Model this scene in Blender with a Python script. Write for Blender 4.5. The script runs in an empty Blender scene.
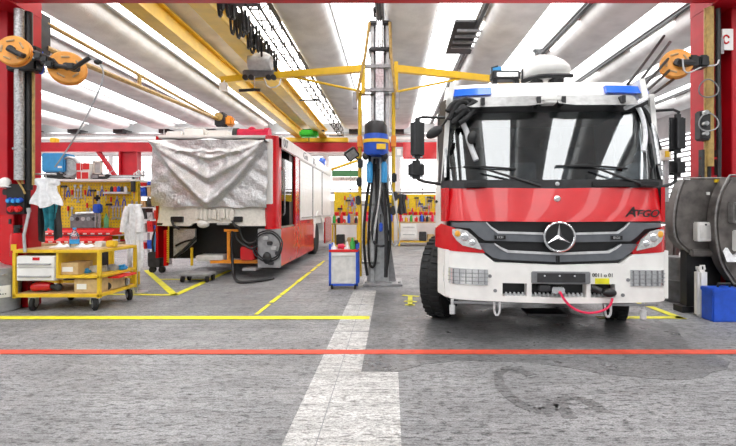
import bpy, bmesh, math, random
EXPO, WORLD = 0.0, 0.5
from mathutils import Vector, Matrix
random.seed(7)
S = bpy.context.scene
C = S.collection
PI = math.pi
F, PX, PY, EYE = 440.0, 391.0, 210.0, 1.36

def X(px, Y): return (px - PX) * Y / F
def Z(py, Y): return EYE + (PY - py) * Y / F

# ------------------------------------------------------------------ materials
def mat(name, col, rough=0.5, metal=0.0, var=0.12, scale=14.0, bump=0.0, bscale=60.0, emit=None, estr=1.0, alpha=None, spec=0.5, coat=0.0, dark=None):
    m = bpy.data.materials.new(name); m.use_nodes = True
    nt = m.node_tree; b = nt.nodes['Principled BSDF']
    b.inputs['Roughness'].default_value = rough
    b.inputs['Metallic'].default_value = metal
    b.inputs['Specular IOR Level'].default_value = spec
    b.inputs['Coat Weight'].default_value = coat
    tc = nt.nodes.new('ShaderNodeTexCoord')
    n = nt.nodes.new('ShaderNodeTexNoise'); n.inputs['Scale'].default_value = scale; n.inputs['Detail'].default_value = 5
    nt.links.new(tc.outputs['Object'], n.inputs['Vector'])
    r = nt.nodes.new('ShaderNodeValToRGB')
    d = dark if dark else tuple(c * (1 - 2 * var) for c in col)
    r.color_ramp.elements[0].position = 0.3; r.color_ramp.elements[0].color = (*d, 1)
    r.color_ramp.elements[1].position = 0.62; r.color_ramp.elements[1].color = (*col, 1)
    nt.links.new(n.outputs['Fac'], r.inputs['Fac'])
    nt.links.new(r.outputs['Color'], b.inputs['Base Color'])
    if bump:
        n2 = nt.nodes.new('ShaderNodeTexNoise'); n2.inputs['Scale'].default_value = bscale; n2.inputs['Detail'].default_value = 4
        nt.links.new(tc.outputs['Object'], n2.inputs['Vector'])
        bp = nt.nodes.new('ShaderNodeBump'); bp.inputs['Strength'].default_value = bump; bp.inputs['Distance'].default_value = 0.02
        nt.links.new(n2.outputs['Fac'], bp.inputs['Height']); nt.links.new(bp.outputs['Normal'], b.inputs['Normal'])
    if emit:
        b.inputs['Emission Color'].default_value = (*emit, 1); b.inputs['Emission Strength'].default_value = estr
    if alpha is not None: b.inputs['Alpha'].default_value = alpha
    return m

def glass(name, col, alpha, rough=0.03):
    m = bpy.data.materials.new(name); m.use_nodes = True
    nt = m.node_tree; nt.nodes.clear()
    o = nt.nodes.new('ShaderNodeOutputMaterial'); mx = nt.nodes.new('ShaderNodeMixShader')
    t = nt.nodes.new('ShaderNodeBsdfTransparent'); t.inputs['Color'].default_value = (*col, 1)
    g = nt.nodes.new('ShaderNodeBsdfGlossy'); g.inputs['Roughness'].default_value = rough
    fr = nt.nodes.new('ShaderNodeFresnel'); fr.inputs['IOR'].default_value = 1.5
    ma = nt.nodes.new('ShaderNodeMath'); ma.operation = 'ADD'; ma.inputs[1].default_value = alpha
    nt.links.new(fr.outputs[0], ma.inputs[0]); nt.links.new(ma.outputs[0], mx.inputs['Fac'])
    nt.links.new(t.outputs[0], mx.inputs[1]); nt.links.new(g.outputs[0], mx.inputs[2]); nt.links.new(mx.outputs[0], o.inputs['Surface'])
    return m

M = {}
def dm(k, *a, **kw): M[k] = mat(k, *a, **kw)
dm('red', (0.60, 0.003, 0.008), 0.25, var=0.06, scale=5, coat=0.4)
dm('red_steel', (0.50, 0.003, 0.014), 0.45, var=0.12, scale=3)
dm('red_bin', (0.75, 0.02, 0.02), 0.4, var=0.1)
dm('pink', (0.78, 0.01, 0.08), 0.4)
dm('white', (0.86, 0.85, 0.82), 0.35, var=0.05, scale=6)
dm('cream', (0.80, 0.77, 0.70), 0.45, var=0.08, scale=20, bump=0.2)
dm('offwhite', (0.74, 0.73, 0.70), 0.6, var=0.12, scale=9)
dm('cloth_white', (0.85, 0.86, 0.88), 0.9, var=0.12, scale=18, bump=0.3)
dm('teal', (0.03, 0.30, 0.38), 0.85, var=0.25, scale=12, bump=0.3)
dm('yellow', (0.80, 0.52, 0.02), 0.4, var=0.1, scale=8)
dm('crane_yellow', (0.82, 0.52, 0.02), 0.4, var=0.1, scale=3)
dm('peg_yellow', (0.83, 0.58, 0.01), 0.5, var=0.12, scale=20)
dm('orange', (0.85, 0.30, 0.02), 0.4, var=0.08)
dm('reel_orange', (0.88, 0.36, 0.05), 0.45, var=0.14, scale=6)
dm('black', (0.012, 0.012, 0.013), 0.4, var=0.2)
dm('rubber', (0.016, 0.016, 0.017), 0.75, var=0.25, scale=30)
dm('dark', (0.035, 0.035, 0.038), 0.6, var=0.25, scale=10)
dm('grey', (0.22, 0.225, 0.235), 0.45, var=0.15)
dm('grille_grey', (0.13, 0.14, 0.155), 0.35, var=0.08)
dm('midgrey', (0.38, 0.38, 0.39), 0.5, var=0.15, scale=12)
dm('lightgrey', (0.6, 0.61, 0.62), 0.4, var=0.12)
dm('steel', (0.58, 0.59, 0.60), 0.28, metal=0.9, var=0.2, scale=24)
dm('chrome', (0.85, 0.86, 0.87), 0.12, metal=1.0, var=0.03)
dm('duct', (0.55, 0.56, 0.57), 0.35, metal=0.85, var=0.25, scale=40, bump=0.4)
dm('blue', (0.02, 0.10, 0.62), 0.4, var=0.1)
dm('lightblue', (0.04, 0.34, 0.72), 0.4, var=0.08)
dm('beacon', (0.02, 0.16, 0.85), 0.15, var=0.05, coat=0.6)
dm('green', (0.04, 0.42, 0.06), 0.5)
dm('brightgreen', (0.05, 0.75, 0.05), 0.5)
dm('sign_green', (0.10, 0.36, 0.16), 0.5)
dm('card', (0.60, 0.42, 0.20), 0.8, var=0.12)
dm('wood', (0.58, 0.38, 0.19), 0.6, var=0.2)
dm('brass', (0.50, 0.33, 0.10), 0.5, var=0.2)
dm('tarp', (0.60, 0.605, 0.61), 0.3, metal=0.6, var=0.16, scale=45, bump=0.9, bscale=15)
dm('tank', (0.16, 0.145, 0.135), 0.4, metal=0.2, var=0.3, scale=7)
dm('tank_rim', (0.30, 0.29, 0.28), 0.35, metal=0.4, var=0.2)
dm('lens', (0.75, 0.75, 0.74), 0.1, metal=0.35, var=0.2, scale=40, coat=0.6)
dm('amber', (0.85, 0.40, 0.05), 0.3)
dm('concrete', (0.74, 0.74, 0.735), 0.85, var=0.10, scale=2.5, bump=0.25, bscale=30)
dm('wall', (0.82, 0.83, 0.83), 0.8, var=0.06, scale=2)
dm('lamp', (0.95, 0.95, 0.95), 0.4, emit=(1, 1, 1), estr=4)
dm('skylight', (0.9, 0.9, 0.9), 0.6, emit=(1.0, 1.0, 1.0), estr=5.5)
dm('daylight', (0.9, 0.9, 0.9), 0.6, emit=(0.97, 0.99, 1.0), estr=2.4)
dm('line_yellow', (0.80, 0.74, 0.02), 0.6, var=0.14, scale=9)
dm('line_red', (0.62, 0.07, 0.03), 0.6, var=0.14, scale=9)
M['windscreen'] = glass('windscreen', (0.62, 0.66, 0.68), 0.10)
M['visor'] = mat('visor', (0.45, 0.45, 0.44), 0.2, alpha=.8)
M['bottle'] = glass('bottle', (0.85, 0.92, 0.92), 0.15)

def floor_mat(name, a, b, c, wear=0.5):
    m = bpy.data.materials.new(name); m.use_nodes = True
    nt = m.node_tree; p = nt.nodes['Principled BSDF']; L = nt.links.new
    tc = nt.nodes.new('ShaderNodeTexCoord')
    def noise(sc, det=6, rg=0.6, map_scale=None):
        n = nt.nodes.new('ShaderNodeTexNoise'); n.inputs['Scale'].default_value = sc; n.inputs['Detail'].default_value = det; n.inputs['Roughness'].default_value = rg
        if map_scale:
            mp = nt.nodes.new('ShaderNodeMapping'); mp.inputs['Scale'].default_value = map_scale
            L(tc.outputs['Object'], mp.inputs['Vector']); L(mp.outputs[0], n.inputs['Vector'])
        else: L(tc.outputs['Object'], n.inputs['Vector'])
        return n
    def ramp(n, p0, c0, p1, c1):
        r = nt.nodes.new('ShaderNodeValToRGB'); e = r.color_ramp.elements
        e[0].position = p0; e[0].color = (*c0, 1); e[1].position = p1; e[1].color = (*c1, 1)
        L(n.outputs['Fac'], r.inputs['Fac']); return r
    def mix(mode, f, x, y):
        k = nt.nodes.new('ShaderNodeMix'); k.data_type = 'RGBA'; k.blend_type = mode; k.inputs['Factor'].default_value = f
        L(x, k.inputs['A']); L(y, k.inputs['B']); return k.outputs['Result']
    big = ramp(noise(0.8, 5), 0.36, a, 0.62, b)
    speck = ramp(noise(26, 5, 0.78, (0.5, 1.5, 1)), 0.37, c, 0.50, (1, 1, 1))
    fine = ramp(noise(110, 3, 0.7, (0.6, 1.4, 1)), 0.38, (0.22, 0.22, 0.22), 0.56, (1.0, 1.0, 1.0))
    streak = ramp(noise(4.5, 8, 0.78, (0.28, 2.2, 1)), 0.36, (0.38, 0.38, 0.38), 0.55, (1, 1, 1))
    v = mix('MULTIPLY', 0.9, big.outputs[0], speck.outputs[0])
    v = mix('MULTIPLY', 0.75, v, fine.outputs[0])
    v = mix('MULTIPLY', wear, v, streak.outputs[0])
    L(v, p.inputs['Base Color'])
    p.inputs['Roughness'].default_value = 0.55
    rr = ramp(noise(2.2, 4), 0.3, (0.34,) * 3, 0.7, (0.7,) * 3); L(rr.outputs[0], p.inputs['Roughness'])
    bp = nt.nodes.new('ShaderNodeBump'); bp.inputs['Strength'].default_value = 0.35; bp.inputs['Distance'].default_value = 0.01
    L(speck.outputs[0], bp.inputs['Height']); L(bp.outputs[0], p.inputs['Normal'])
    return m
M['floor'] = floor_mat('asphalt', (0.27, 0.27, 0.275), (0.40, 0.40, 0.405), (0.045, 0.045, 0.045), 0.6)
M['stain'] = floor_mat('stain', (0.19, 0.19, 0.195), (0.27, 0.27, 0.27), (0.04, 0.04, 0.04))
M['asphalt_shade'] = floor_mat('asphalt_dark_shade', (0.17, 0.17, 0.175), (0.28, 0.28, 0.285), (0.035, 0.035, 0.035), 0.5)  # darker asphalt whose colour also carries the shade under the truck
for e_, v_ in zip([n for n in M['asphalt_shade'].node_tree.nodes if n.type == 'VALTORGB'][-1].color_ramp.elements, (.2, .6)): e_.color = (v_, v_, v_, 1)
M['strip'] = floor_mat('strip_concrete', (0.60, 0.59, 0.57), (0.76, 0.75, 0.73), (0.26, 0.25, 0.24), 0.7)

# ------------------------------------------------------------------ mesh builder
class MB:
    def __init__(s): s.v = []; s.f = []
    def add(s, vs, fs):
        o = len(s.v); s.v += [tuple(p) for p in vs]; s.f += [tuple(i + o for i in f) for f in fs]; return s
    def box(s, x0, x1, y0, y1, z0, z1, bev=0.0):
        if x0 > x1: x0, x1 = x1, x0
        if y0 > y1: y0, y1 = y1, y0
        if z0 > z1: z0, z1 = z1, z0
        bev = min(bev, (x1 - x0) * .45, (y1 - y0) * .45, (z1 - z0) * .45)
        if bev <= 0:
            vs = [(x, y, z) for z in (z0, z1) for y in (y0, y1) for x in (x0, x1)]
            return s.add(vs, [(0, 2, 3, 1), (4, 5, 7, 6), (0, 1, 5, 4), (2, 6, 7, 3), (0, 4, 6, 2), (1, 3, 7, 5)])
        bm = bmesh.new(); bmesh.ops.create_cube(bm, size=1)
        for v in bm.verts: v.co = Vector(((x0 + x1) / 2 + v.co.x * (x1 - x0), (y0 + y1) / 2 + v.co.y * (y1 - y0), (z0 + z1) / 2 + v.co.z * (z1 - z0)))
        bmesh.ops.bevel(bm, geom=bm.edges[:], offset=bev, segments=2, affect='EDGES')
        bm.verts.index_update()
        s.add([v.co for v in bm.verts], [[v.index for v in f.verts] for f in bm.faces]); bm.free(); return s
    def cyl(s, p0, p1, r, n=12, r2=None):
        p0, p1 = Vector(p0), Vector(p1); r2 = r if r2 is None else r2
        d = (p1 - p0).normalized(); a = d.orthogonal().normalized(); b = d.cross(a)
        vs = [p0 + (a * math.cos(2 * PI * i / n) + b * math.sin(2 * PI * i / n)) * r for i in range(n)]
        vs += [p1 + (a * math.cos(2 * PI * i / n) + b * math.sin(2 * PI * i / n)) * r2 for i in range(n)]
        fs = [(i, (i + 1) % n, n + (i + 1) % n, n + i) for i in range(n)] + [tuple(range(n))[::-1], tuple(range(n, 2 * n))]
        return s.add(vs, fs)
    def tube(s, pts, r, n=8, smooth=0):
        pts = [Vector(p) for p in pts]
        for _ in range(smooth):
            q = [pts[0]]
            for a, b in zip(pts, pts[1:]): q += [a * .75 + b * .25, a * .25 + b * .75]
            pts = q + [pts[-1]]
        rr = r if callable(r) else (lambda t: r)
        vs = []; N = len(pts); a = None
        for i, p in enumerate(pts):
            d = (pts[min(i + 1, N - 1)] - pts[max(i - 1, 0)]).normalized()
            a = d.orthogonal().normalized() if a is None else (a - d * a.dot(d)).normalized()
            b = d.cross(a); R = rr(i / max(1, N - 1))
            vs += [p + (a * math.cos(2 * PI * k / n) + b * math.sin(2 * PI * k / n)) * R for k in range(n)]
        fs = [(i * n + k, i * n + (k + 1) % n, (i + 1) * n + (k + 1) % n, (i + 1) * n + k) for i in range(N - 1) for k in range(n)]
        fs += [tuple(range(n))[::-1], tuple(range((N - 1) * n, N * n))]
        return s.add(vs, fs)
    def lathe(s, prof, o, axis=(0, 0, 1), n=20):   # prof: (r, h)
        o = Vector(o); d = Vector(axis).normalized(); a = d.orthogonal().normalized(); b = d.cross(a)
        vs = []
        for r, h in prof: vs += [o + d * h + (a * math.cos(2 * PI * k / n) + b * math.sin(2 * PI * k / n)) * r for k in range(n)]
        N = len(prof)
        fs = [(i * n + k, i * n + (k + 1) % n, (i + 1) * n + (k + 1) % n, (i + 1) * n + k) for i in range(N - 1) for k in range(n)]
        fs += [tuple(range(n))[::-1], tuple(range((N - 1) * n, N * n))]
        return s.add(vs, fs)
    def ball(s, c, rx, ry=None, rz=None, n=14, m=8):
        ry = rx if ry is None else ry; rz = rx if rz is None else rz
        prof = []
        vs = []
        for i in range(m + 1):
            t = -PI / 2 + PI * i / m; cr = max(math.cos(t), 0.02)
            vs += [(c[0] + rx * cr * math.cos(2 * PI * k / n), c[1] + ry * cr * math.sin(2 * PI * k / n), c[2] + rz * math.sin(t)) for k in range(n)]
        fs = [(i * n + k, i * n + (k + 1) % n, (i + 1) * n + (k + 1) % n, (i + 1) * n + k) for i in range(m) for k in range(n)]
        fs += [tuple(range(n))[::-1], tuple(range(m * n, m * n + n))]
        return s.add(vs, fs)
    def prism(s, poly, a, b, axis='y'):            # poly in the two other axes
        n = len(poly)
        def mk(p, t): return {'x': (t, p[0], p[1]), 'y': (p[0], t, p[1]), 'z': (p[0], p[1], t)}[axis]
        vs = [mk(p, a) for p in poly] + [mk(p, b) for p in poly]
        return s.add(vs, [tuple(range(n)), tuple(range(n, 2 * n))[::-1]] + [(i, n + i, n + (i + 1) % n, (i + 1) % n) for i in range(n)])
    def slab(s, fn, nu, nv, th):                   # fn(u,v)->point; thick in direction th (vector)
        th = Vector(th); W = nv + 1
        g = [Vector(fn(i / nu, j / nv)) for i in range(nu + 1) for j in range(W)]
        N = len(g); vs = g + [p + th for p in g]; fs = []
        for i in range(nu):
            for j in range(nv):
                q = (i * W + j, i * W + j + 1, (i + 1) * W + j + 1, (i + 1) * W + j)
                fs += [q[::-1], tuple(k + N for k in q)]
        bd = [i * W for i in range(nu + 1)] + [nu * W + j for j in range(1, W)] + [i * W + nv for i in range(nu - 1, -1, -1)] + [j for j in range(nv - 1, 0, -1)]
        for k in range(len(bd)):
            a, b = bd[k], bd[(k + 1) % len(bd)]; fs.append((a, b, b + N, a + N))
        return s.add(vs, fs)
    def ribbon(s, top, bot, yf, th, n=24, nz=3):   # area between two (x,z) polylines, y by yf(x,z), thick th towards +y
        def at(pl, x):
            if x <= pl[0][0]: return pl[0][1]
            for a, b in zip(pl, pl[1:]):
                if x <= b[0]: return a[1] + (b[1] - a[1]) * (x - a[0]) / max(b[0] - a[0], 1e-6)
            return pl[-1][1]
        x0, x1 = top[0][0], top[-1][0]
        xs = sorted(set([x0 + (x1 - x0) * i / n for i in range(n + 1)] + [p[0] for p in top + bot if x0 <= p[0] <= x1]))
        nn = len(xs) - 1
        def fn(u, v):
            x = xs[round(u * nn)]; z0, z1 = at(bot, x), at(top, x); z = z0 + (z1 - z0) * v
            return (x, yf(x, z), z)
        return s.slab(fn, nn, nz, (0, th, 0))
    def xf(s, mtx): s.v = [tuple(mtx @ Vector(p)) for p in s.v]; return s
    def mesh(s, name, material, smooth=False):
        me = bpy.data.meshes.new(name); me.from_pydata(s.v, [], s.f)
        bm = bmesh.new(); bm.from_mesh(me); bmesh.ops.recalc_face_normals(bm, faces=bm.faces[:]); bm.to_mesh(me); bm.free()
        me.materials.append(M[material] if isinstance(material, str) else material)
        if smooth:
            for p in me.polygons: p.use_smooth = True
            try: me.set_sharp_from_angle(angle=math.radians(38))
            except Exception: pass
        return me
    def build(s, name, material, parent=None, smooth=True, label=None):
        root = parent
        while root is not None and root.parent is not None: root = root.parent
        if root is not None and root.get('_w'):
            l = Vector(root.location); s.v = [tuple(Vector(p) - l) for p in s.v]
        o = bpy.data.objects.new(name, s.mesh(name, material, smooth)); C.objects.link(o)
        if parent is not None: o.parent = parent
        if label: o['label'] = label
        return o

def text(name, body, loc, size, material, parent=None, rot=(PI / 2, 0, 0), ext=0.003, shear=0.0, sx=1.0, bold=0.0):
    cu = bpy.data.curves.new(name, 'FONT'); cu.body = body; cu.size = size; cu.extrude = ext; cu.shear = shear; cu.offset = bold
    cu.align_x = 'CENTER'; cu.align_y = 'CENTER'; cu.materials.append(M[material])
    tmp = bpy.data.objects.new(name, cu); C.objects.link(tmp)
    me = bpy.data.meshes.new_from_object(tmp.evaluated_get(bpy.context.evaluated_depsgraph_get()))
    bpy.data.objects.remove(tmp); me.name = name
    o = bpy.data.objects.new(name, me); C.objects.link(o)
    if not me.materials: me.materials.append(M[material])
    root = parent
    while root is not None and root.parent is not None: root = root.parent
    o.location = Vector(loc) - (Vector(root.location) if root is not None and root.get('_w') else Vector((0, 0, 0)))
    o.rotation_euler = rot; o.scale = (sx, 1, 1)
    if parent is not None: o.parent = parent
    return o

LABELS = {}
def tag(o, label, cat, group=None):
    o['label'] = label; o['category'] = cat
    if group: o['group'] = group
    return o
def thing(name, label, cat, loc=(0, 0, 0), rotz=0.0, group=None, world=True):
    """Empty at the thing's base; world=True: its parts are written in world coordinates."""
    o = bpy.data.objects.new(name, None); C.objects.link(o); o.empty_display_size = .1
    o.location = loc; o.rotation_euler = (0, 0, rotz)
    if world: o['_w'] = 1
    return tag(o, label, cat, group)
def single(mb, name, material, label, cat, group=None, smooth=True, origin=None):
    if origin is None:
        xs, ys, zs = zip(*mb.v); origin = ((min(xs) + max(xs)) / 2, (min(ys) + max(ys)) / 2, min(zs))
    l = Vector(origin); mb.v = [tuple(Vector(p) - l) for p in mb.v]
    o = mb.build(name, material, None, smooth); o.location = l
    return tag(o, label, cat, group)
def struct(mb, name, material, smooth=False, parent=None):
    o = mb.build(name, material, parent, smooth)
    if parent is None: o['kind'] = 'structure'
    return o
def dup(root, loc, rotz=None, label=None, group=None):
    kids = {}
    for q in C.objects:
        if q.parent is not None: kids.setdefault(q.parent.name, []).append(q)
    def cp(o, par):
        c = o.copy(); C.objects.link(c)
        if par is not None: c.parent = par
        for k in kids.get(o.name, []): cp(k, c)
        return c
    r = cp(root, None); r.location = loc
    if rotz is not None: r.rotation_euler = (0, 0, rotz)
    if label: r['label'] = label
    if group: r['group'] = group
    return r
# ================================================================== camera, world
cam = bpy.data.cameras.new('camera'); co = bpy.data.objects.new('camera', cam); C.objects.link(co)
co.location = (0, 0, EYE); co.rotation_euler = (PI / 2, 0, 0)
cam.sensor_width = 36; cam.lens = F / 736 * 36
cam.shift_x = -(PX - 368) / 736; cam.shift_y = (PY - 223) / 736
cam.clip_start = 0.05; cam.clip_end = 200
S.camera = co
w = bpy.data.worlds.new('world'); S.world = w; w.use_nodes = True
w.node_tree.nodes['Background'].inputs['Color'].default_value = (0.95, 0.98, 1.0, 1)
w.node_tree.nodes['Background'].inputs['Strength'].default_value = WORLD
S.view_settings.view_transform = 'Standard'; S.view_settings.look = 'None'
S.view_settings.gamma = 1; S.view_settings.use_curve_mapping = False
S.view_settings.exposure = EXPO

# ================================================================== setting
XL, XR, YB, YF = -16.0, 11.0, 19.6, -7.0
struct(MB().box(XL, XR, YF, YB, -0.1, 0), 'floor', 'floor')
st = MB()
st.box(-.63, .06, -1, 3.69, 0, .004); st.box(-.63, -.25, 3.694, 7.4, 0, .004)
struct(st, 'floor_strip', 'strip')
sm = MB()
sm.box(-.437, -.431, -1, 7.4, .004, .0055)
for y in (2.2, 4.9, 6.3): sm.box(-.63, .0 if y < 3.7 else -.25, y, y + .008, .004, .0055)
struct(sm, 'floor_seam', 'grey')
struct(MB().box(-9, -.27, 5.46, 5.62, .0045, .007), 'floor_marking_line', 'line_yellow')
struct(MB().box(-9, 9, 4.14, 4.265, .0045, .007), 'floor_marking_stripe', 'line_red')
mk = MB()
def stripe(a, b, wd, z0=.0045, z1=.007):
    a, b = Vector((*a, 0)), Vector((*b, 0)); n = (b - a).normalized().cross(Vector((0, 0, 1))) * wd / 2
    mk.prism([tuple((a + n)[:2]), tuple((b + n)[:2]), tuple((b - n)[:2]), tuple((a - n)[:2])], z0, z1, 'z')
stripe((-3.44, 7.0), (-5.5, 9.9), .11); stripe((-3.44, 7.0), (-3.62, 9.9), .11); stripe((-4.6, 7.08), (-3.44, 7.02), .10)
stripe((-4.6, 8.6), (-3.6, 8.6), .08)
struct(mk, 'floor_marking_chevron', 'line_yellow')
mk = MB()
stripe((3.63, 5.48), (3.63, 6.5), .11); stripe((2.6, 5.55), (3.68, 5.55), .12)
struct(mk, 'floor_marking_corner', 'line_yellow')
mk = MB(); y = 5.7
while y < 11.6:
    L = random.uniform(.5, .9); stripe((-1.72 - .005 * y, y), (-1.72 - .005 * (y + L), y + L), random.uniform(.05, .085)); y += L + random.uniform(.03, .14)
struct(mk, 'floor_marking_dashes', 'line_yellow')
mk = MB()
for a, b in (((.18, 7.0), (.44, 6.9)), ((.30, 6.9), (.27, 6.25)), ((.2, 6.55), (.38, 6.5)), ((.2, 6.3), (.34, 6.28))): stripe(a, b, .07)
struct(mk, 'floor_marking_numeral', 'line_yellow')
# skid marks and damp stains with their own shape
sk = MB()
for cx, cy_, rx, ry, a0, a1 in ((1.02, 3.38, .17, .40, .2, 1.75), (1.30, 2.95, .13, .25, .0, 1.1)):
    pts = [(cx + rx * math.cos(t), cy_ + ry * math.sin(t)) for t in [PI * (a0 + (a1 - a0) * i / 18) for i in range(19)]]
    for i, (a, b) in enumerate(zip(pts, pts[1:])):
        d = (Vector(b) - Vector(a)).normalized(); nn = Vector((-d.y, d.x)) * (.035 + .02 * random.random())
        sk.prism([tuple(Vector(a) + nn), tuple(Vector(b) + nn), tuple(Vector(b) - nn), tuple(Vector(a) - nn)], 0, .0012, 'z')
struct(sk, 'floor_marking_skid', 'stain')

# darker smoother floor section round the front truck, also painting in its under-truck shade, rough-edged outside
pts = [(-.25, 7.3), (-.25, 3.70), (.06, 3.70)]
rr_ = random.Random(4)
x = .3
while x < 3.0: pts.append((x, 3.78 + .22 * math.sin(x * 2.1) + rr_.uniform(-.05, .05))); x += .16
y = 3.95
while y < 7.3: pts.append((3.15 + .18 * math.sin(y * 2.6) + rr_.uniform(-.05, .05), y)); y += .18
struct(MB().prism(pts, 0, .0028, 'z'), 'floor_shade_section', 'asphalt_shade')

# walls
struct(MB().box(XL, XR, YB, YB + .2, 0, 5.6), 'wall_back', 'wall')
struct(MB().box(XL - .2, XL, YF, YB + .2, 0, 5.6), 'wall_left', 'wall')
struct(MB().box(XR, XR + .2, YF, YB + .2, 0, 5.6), 'wall_right', 'wall')
n = 0
for x0 in [-15.6 + 3.2 * i for i in range(8)]:
    n += 1
    wi = struct(MB().box(x0, x0 + 3.0, YB - .03, YB - .002, 1.75, 3.75), 'window_%d' % n, 'daylight')
    fr = MB()
    for xx in (x0, x0 + .98, x0 + 1.98, x0 + 2.96): fr.box(xx, xx + .04, YB - .06, YB - .031, 1.75, 3.75)
    for zz in (1.72, 2.25, 3.74): fr.box(x0, x0 + 3.0, YB - .06, YB - .031, zz, zz + .045)
    fr.build('window_frame', 'lightgrey', wi, False)
for i in range(3):
    n += 1
    y0 = 8.2 + 3.6 * i
    wi = struct(MB().box(XR - .03, XR - .002, y0, y0 + 3.2, 1.6, 4.2), 'window_%d' % n, 'daylight')
    fr = MB()
    for k in range(14): fr.box(XR - .12, XR - .031, y0, y0 + 3.2, 1.6 + k * .19, 1.66 + k * .19)
    fr.build('window_louvre', 'midgrey', wi, False)

# ceiling: shells with rounded bellies, skylights between, fluorescent battens
struct(MB().box(XL, XR, YF, YB + .2, 5.46, 5.6), 'ceiling', 'concrete')
H0 = 3.64
ribs, rails = [], []
for k in range(-8, 6):
    u = -.075 + .53 * k                       # dark rail position
    if k < -1: u -= .03 * min(3, -1 - k)
    if k > 1: u -= .03 * min(3, k - 1)
    xr = u * H0
    x0, x1 = xr + .14, xr + 1.10              # shell
    cx, hw = (x0 + x1) / 2, (x1 - x0) / 2
    r = MB(); Y0, Y1 = YF, 18.9; prof = []
    NP = 12
    ys = [Y0] + [Y1 - .6 + .6 * math.sin(PI / 2 * i / 6) for i in range(7)]
    vs = []; 
    for yy in ys:
        t = max(0.0, (yy - (Y1 - .6)) / .6); s = max(math.sqrt(max(0, 1 - t * t)), .12)
        for i in range(NP + 1):
            a = PI * i / NP; c, sn = math.cos(a), math.sin(a)
            c = math.copysign(abs(c) ** .6, c); sn = sn ** .75
            vs.append((cx - hw * c * (.75 + .25 * s), yy, 5.04 - .30 * sn * s))
        vs.append((cx + hw, yy, 5.46)); vs.append((cx - hw, yy, 5.46))
    W = NP + 3
    fs = [(i * W + j, i * W + (j + 1) % W, (i + 1) * W + (j + 1) % W, (i + 1) * W + j) for i in range(len(ys) - 1) for j in range(W)]
    fs += [tuple(range(W)), tuple(range((len(ys) - 1) * W, len(ys) * W))[::-1]]
    r.add(vs, fs)
    struct(r, 'ceiling_beam', 'concrete', True)
    # bearing at the far end of the shell
    struct(MB().box(cx - .2, cx + .2, 18.6, 19.3, 4.62, 4.80), 'ceiling_beam_bearing', 'dark')
    n += 1
    xs1 = xr - .02
    xs0 = xr - .80
    struct(MB().box(xs0, xs1, YF, 18.9, 5.10, 5.14), 'window_%d' % n, 'skylight')
    struct(MB().box(xs0 - .06, xs0, YF, 18.9, 5.02, 5.44).box(xs1, xs1 + .16, YF, 18.9, 5.05, 5.44), 'trim_%d' % n, 'lightgrey')
    rails.append(xr)
lampn = 0
WHERE = {-5: 'along the third skylight left of the crane', -4: 'along the second skylight left of the crane', -3: 'along the first skylight left of the crane girders', -2: 'hidden between the two yellow crane girders', -1: 'just right of the black crane lattice',
         0: 'directly behind the tall central post', 1: 'beside the roof hatch left of the front truck', 2: 'right behind the front truck roof cannon', 3: 'ending over the right end of the front truck roof', 4: 'passing by the top of the right red post'}
for k, xr in zip(range(-8, 6), rails):
    t = thing('light_track', 'black track of white tube lamps ' + WHERE.get(k, 'out at the far side of the hall'), 'ceiling light', (xr + .04, 9, 4.93), group='tube lamp tracks along the skylights')
    MB().box(xr + .015, xr + .085, 5.2, 18.6, 5.0, 5.05).build('rail', 'black', t, False)
    for y0 in (6.0, 8.4, 11.5, 14.2, 16.6):
        tb = MB().box(xr + .09, xr + .16, y0, y0 + 1.55, 4.97, 5.05, .01).build('lamp_housing', 'white', t, False)
        MB().cyl((xr + .125, y0 + .03, 4.955), (xr + .125, y0 + 1.52, 4.955), .018, 8).build('tube', 'lamp', tb)
bt = 0
# pipes under the ceiling at the back
for i, (zz, r, mt) in enumerate(((4.62, .09, 'steel'), (4.40, .07, 'white'), (4.24, .05, 'midgrey'))):
    single(MB().cyl((-15.5, 18.95 - .1 * i, zz), (10.5, 18.95 - .1 * i, zz), r, 12), 'ceiling_pipe', mt,
           ('thick silver pipe running high along the far wall, topmost of three', 'white pipe running along the far wall between the two metal pipes', 'thin grey pipe just over the red beam at the far wall')[i], 'pipe')
# red crane runway beams
rb = MB().box(-15.8, 10.8, 17.85, 18.15, 3.73, 3.79).box(-15.8, 10.8, 17.98, 18.02, 3.79, 4.04).box(-15.8, 10.8, 17.85, 18.15, 4.04, 4.10)
rb.box(-15.8, 10.8, 17.86, 17.9, 3.79, 4.04)
struct(rb, 'beam_runway_back', 'red_steel')
struct(MB().box(-8, 8, 5.78, 6.0, 4.175, 4.60, .01), 'beam_runway_front', 'red_steel')
def steel_post(x, Y, top, name, brace=None, w=.36):
    p = MB().box(x - w / 2, x - w / 2 + .07, Y - .16, Y + .16, 0, top).box(x + w / 2 - .07, x + w / 2, Y - .16, Y + .16, 0, top).box(x - w / 2, x + w / 2, Y - .02, Y + .02, 0, top)
    p.box(x - w * .7, x + w * .7, Y - .22, Y + .22, 0, .03)
    if brace: p.prism([(x + brace[0] * .1, top - 1.6), (x + brace[0] * .24, top - 1.6), (x + brace[0] * 1.35, top), (x + brace[0] * 1.2, top)], Y - .08, Y + .08, 'y')
    return struct(p, name, 'red_steel')
steel_post(X(130, 18), 18, 3.73, 'pillar_back_left', (-1,), .75)
steel_post(2.4, 18, 3.73, 'pillar_back_middle', (1,), .6)
steel_post(9.5, 18, 3.73, 'pillar_back_right', (-1,), .6)
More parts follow.
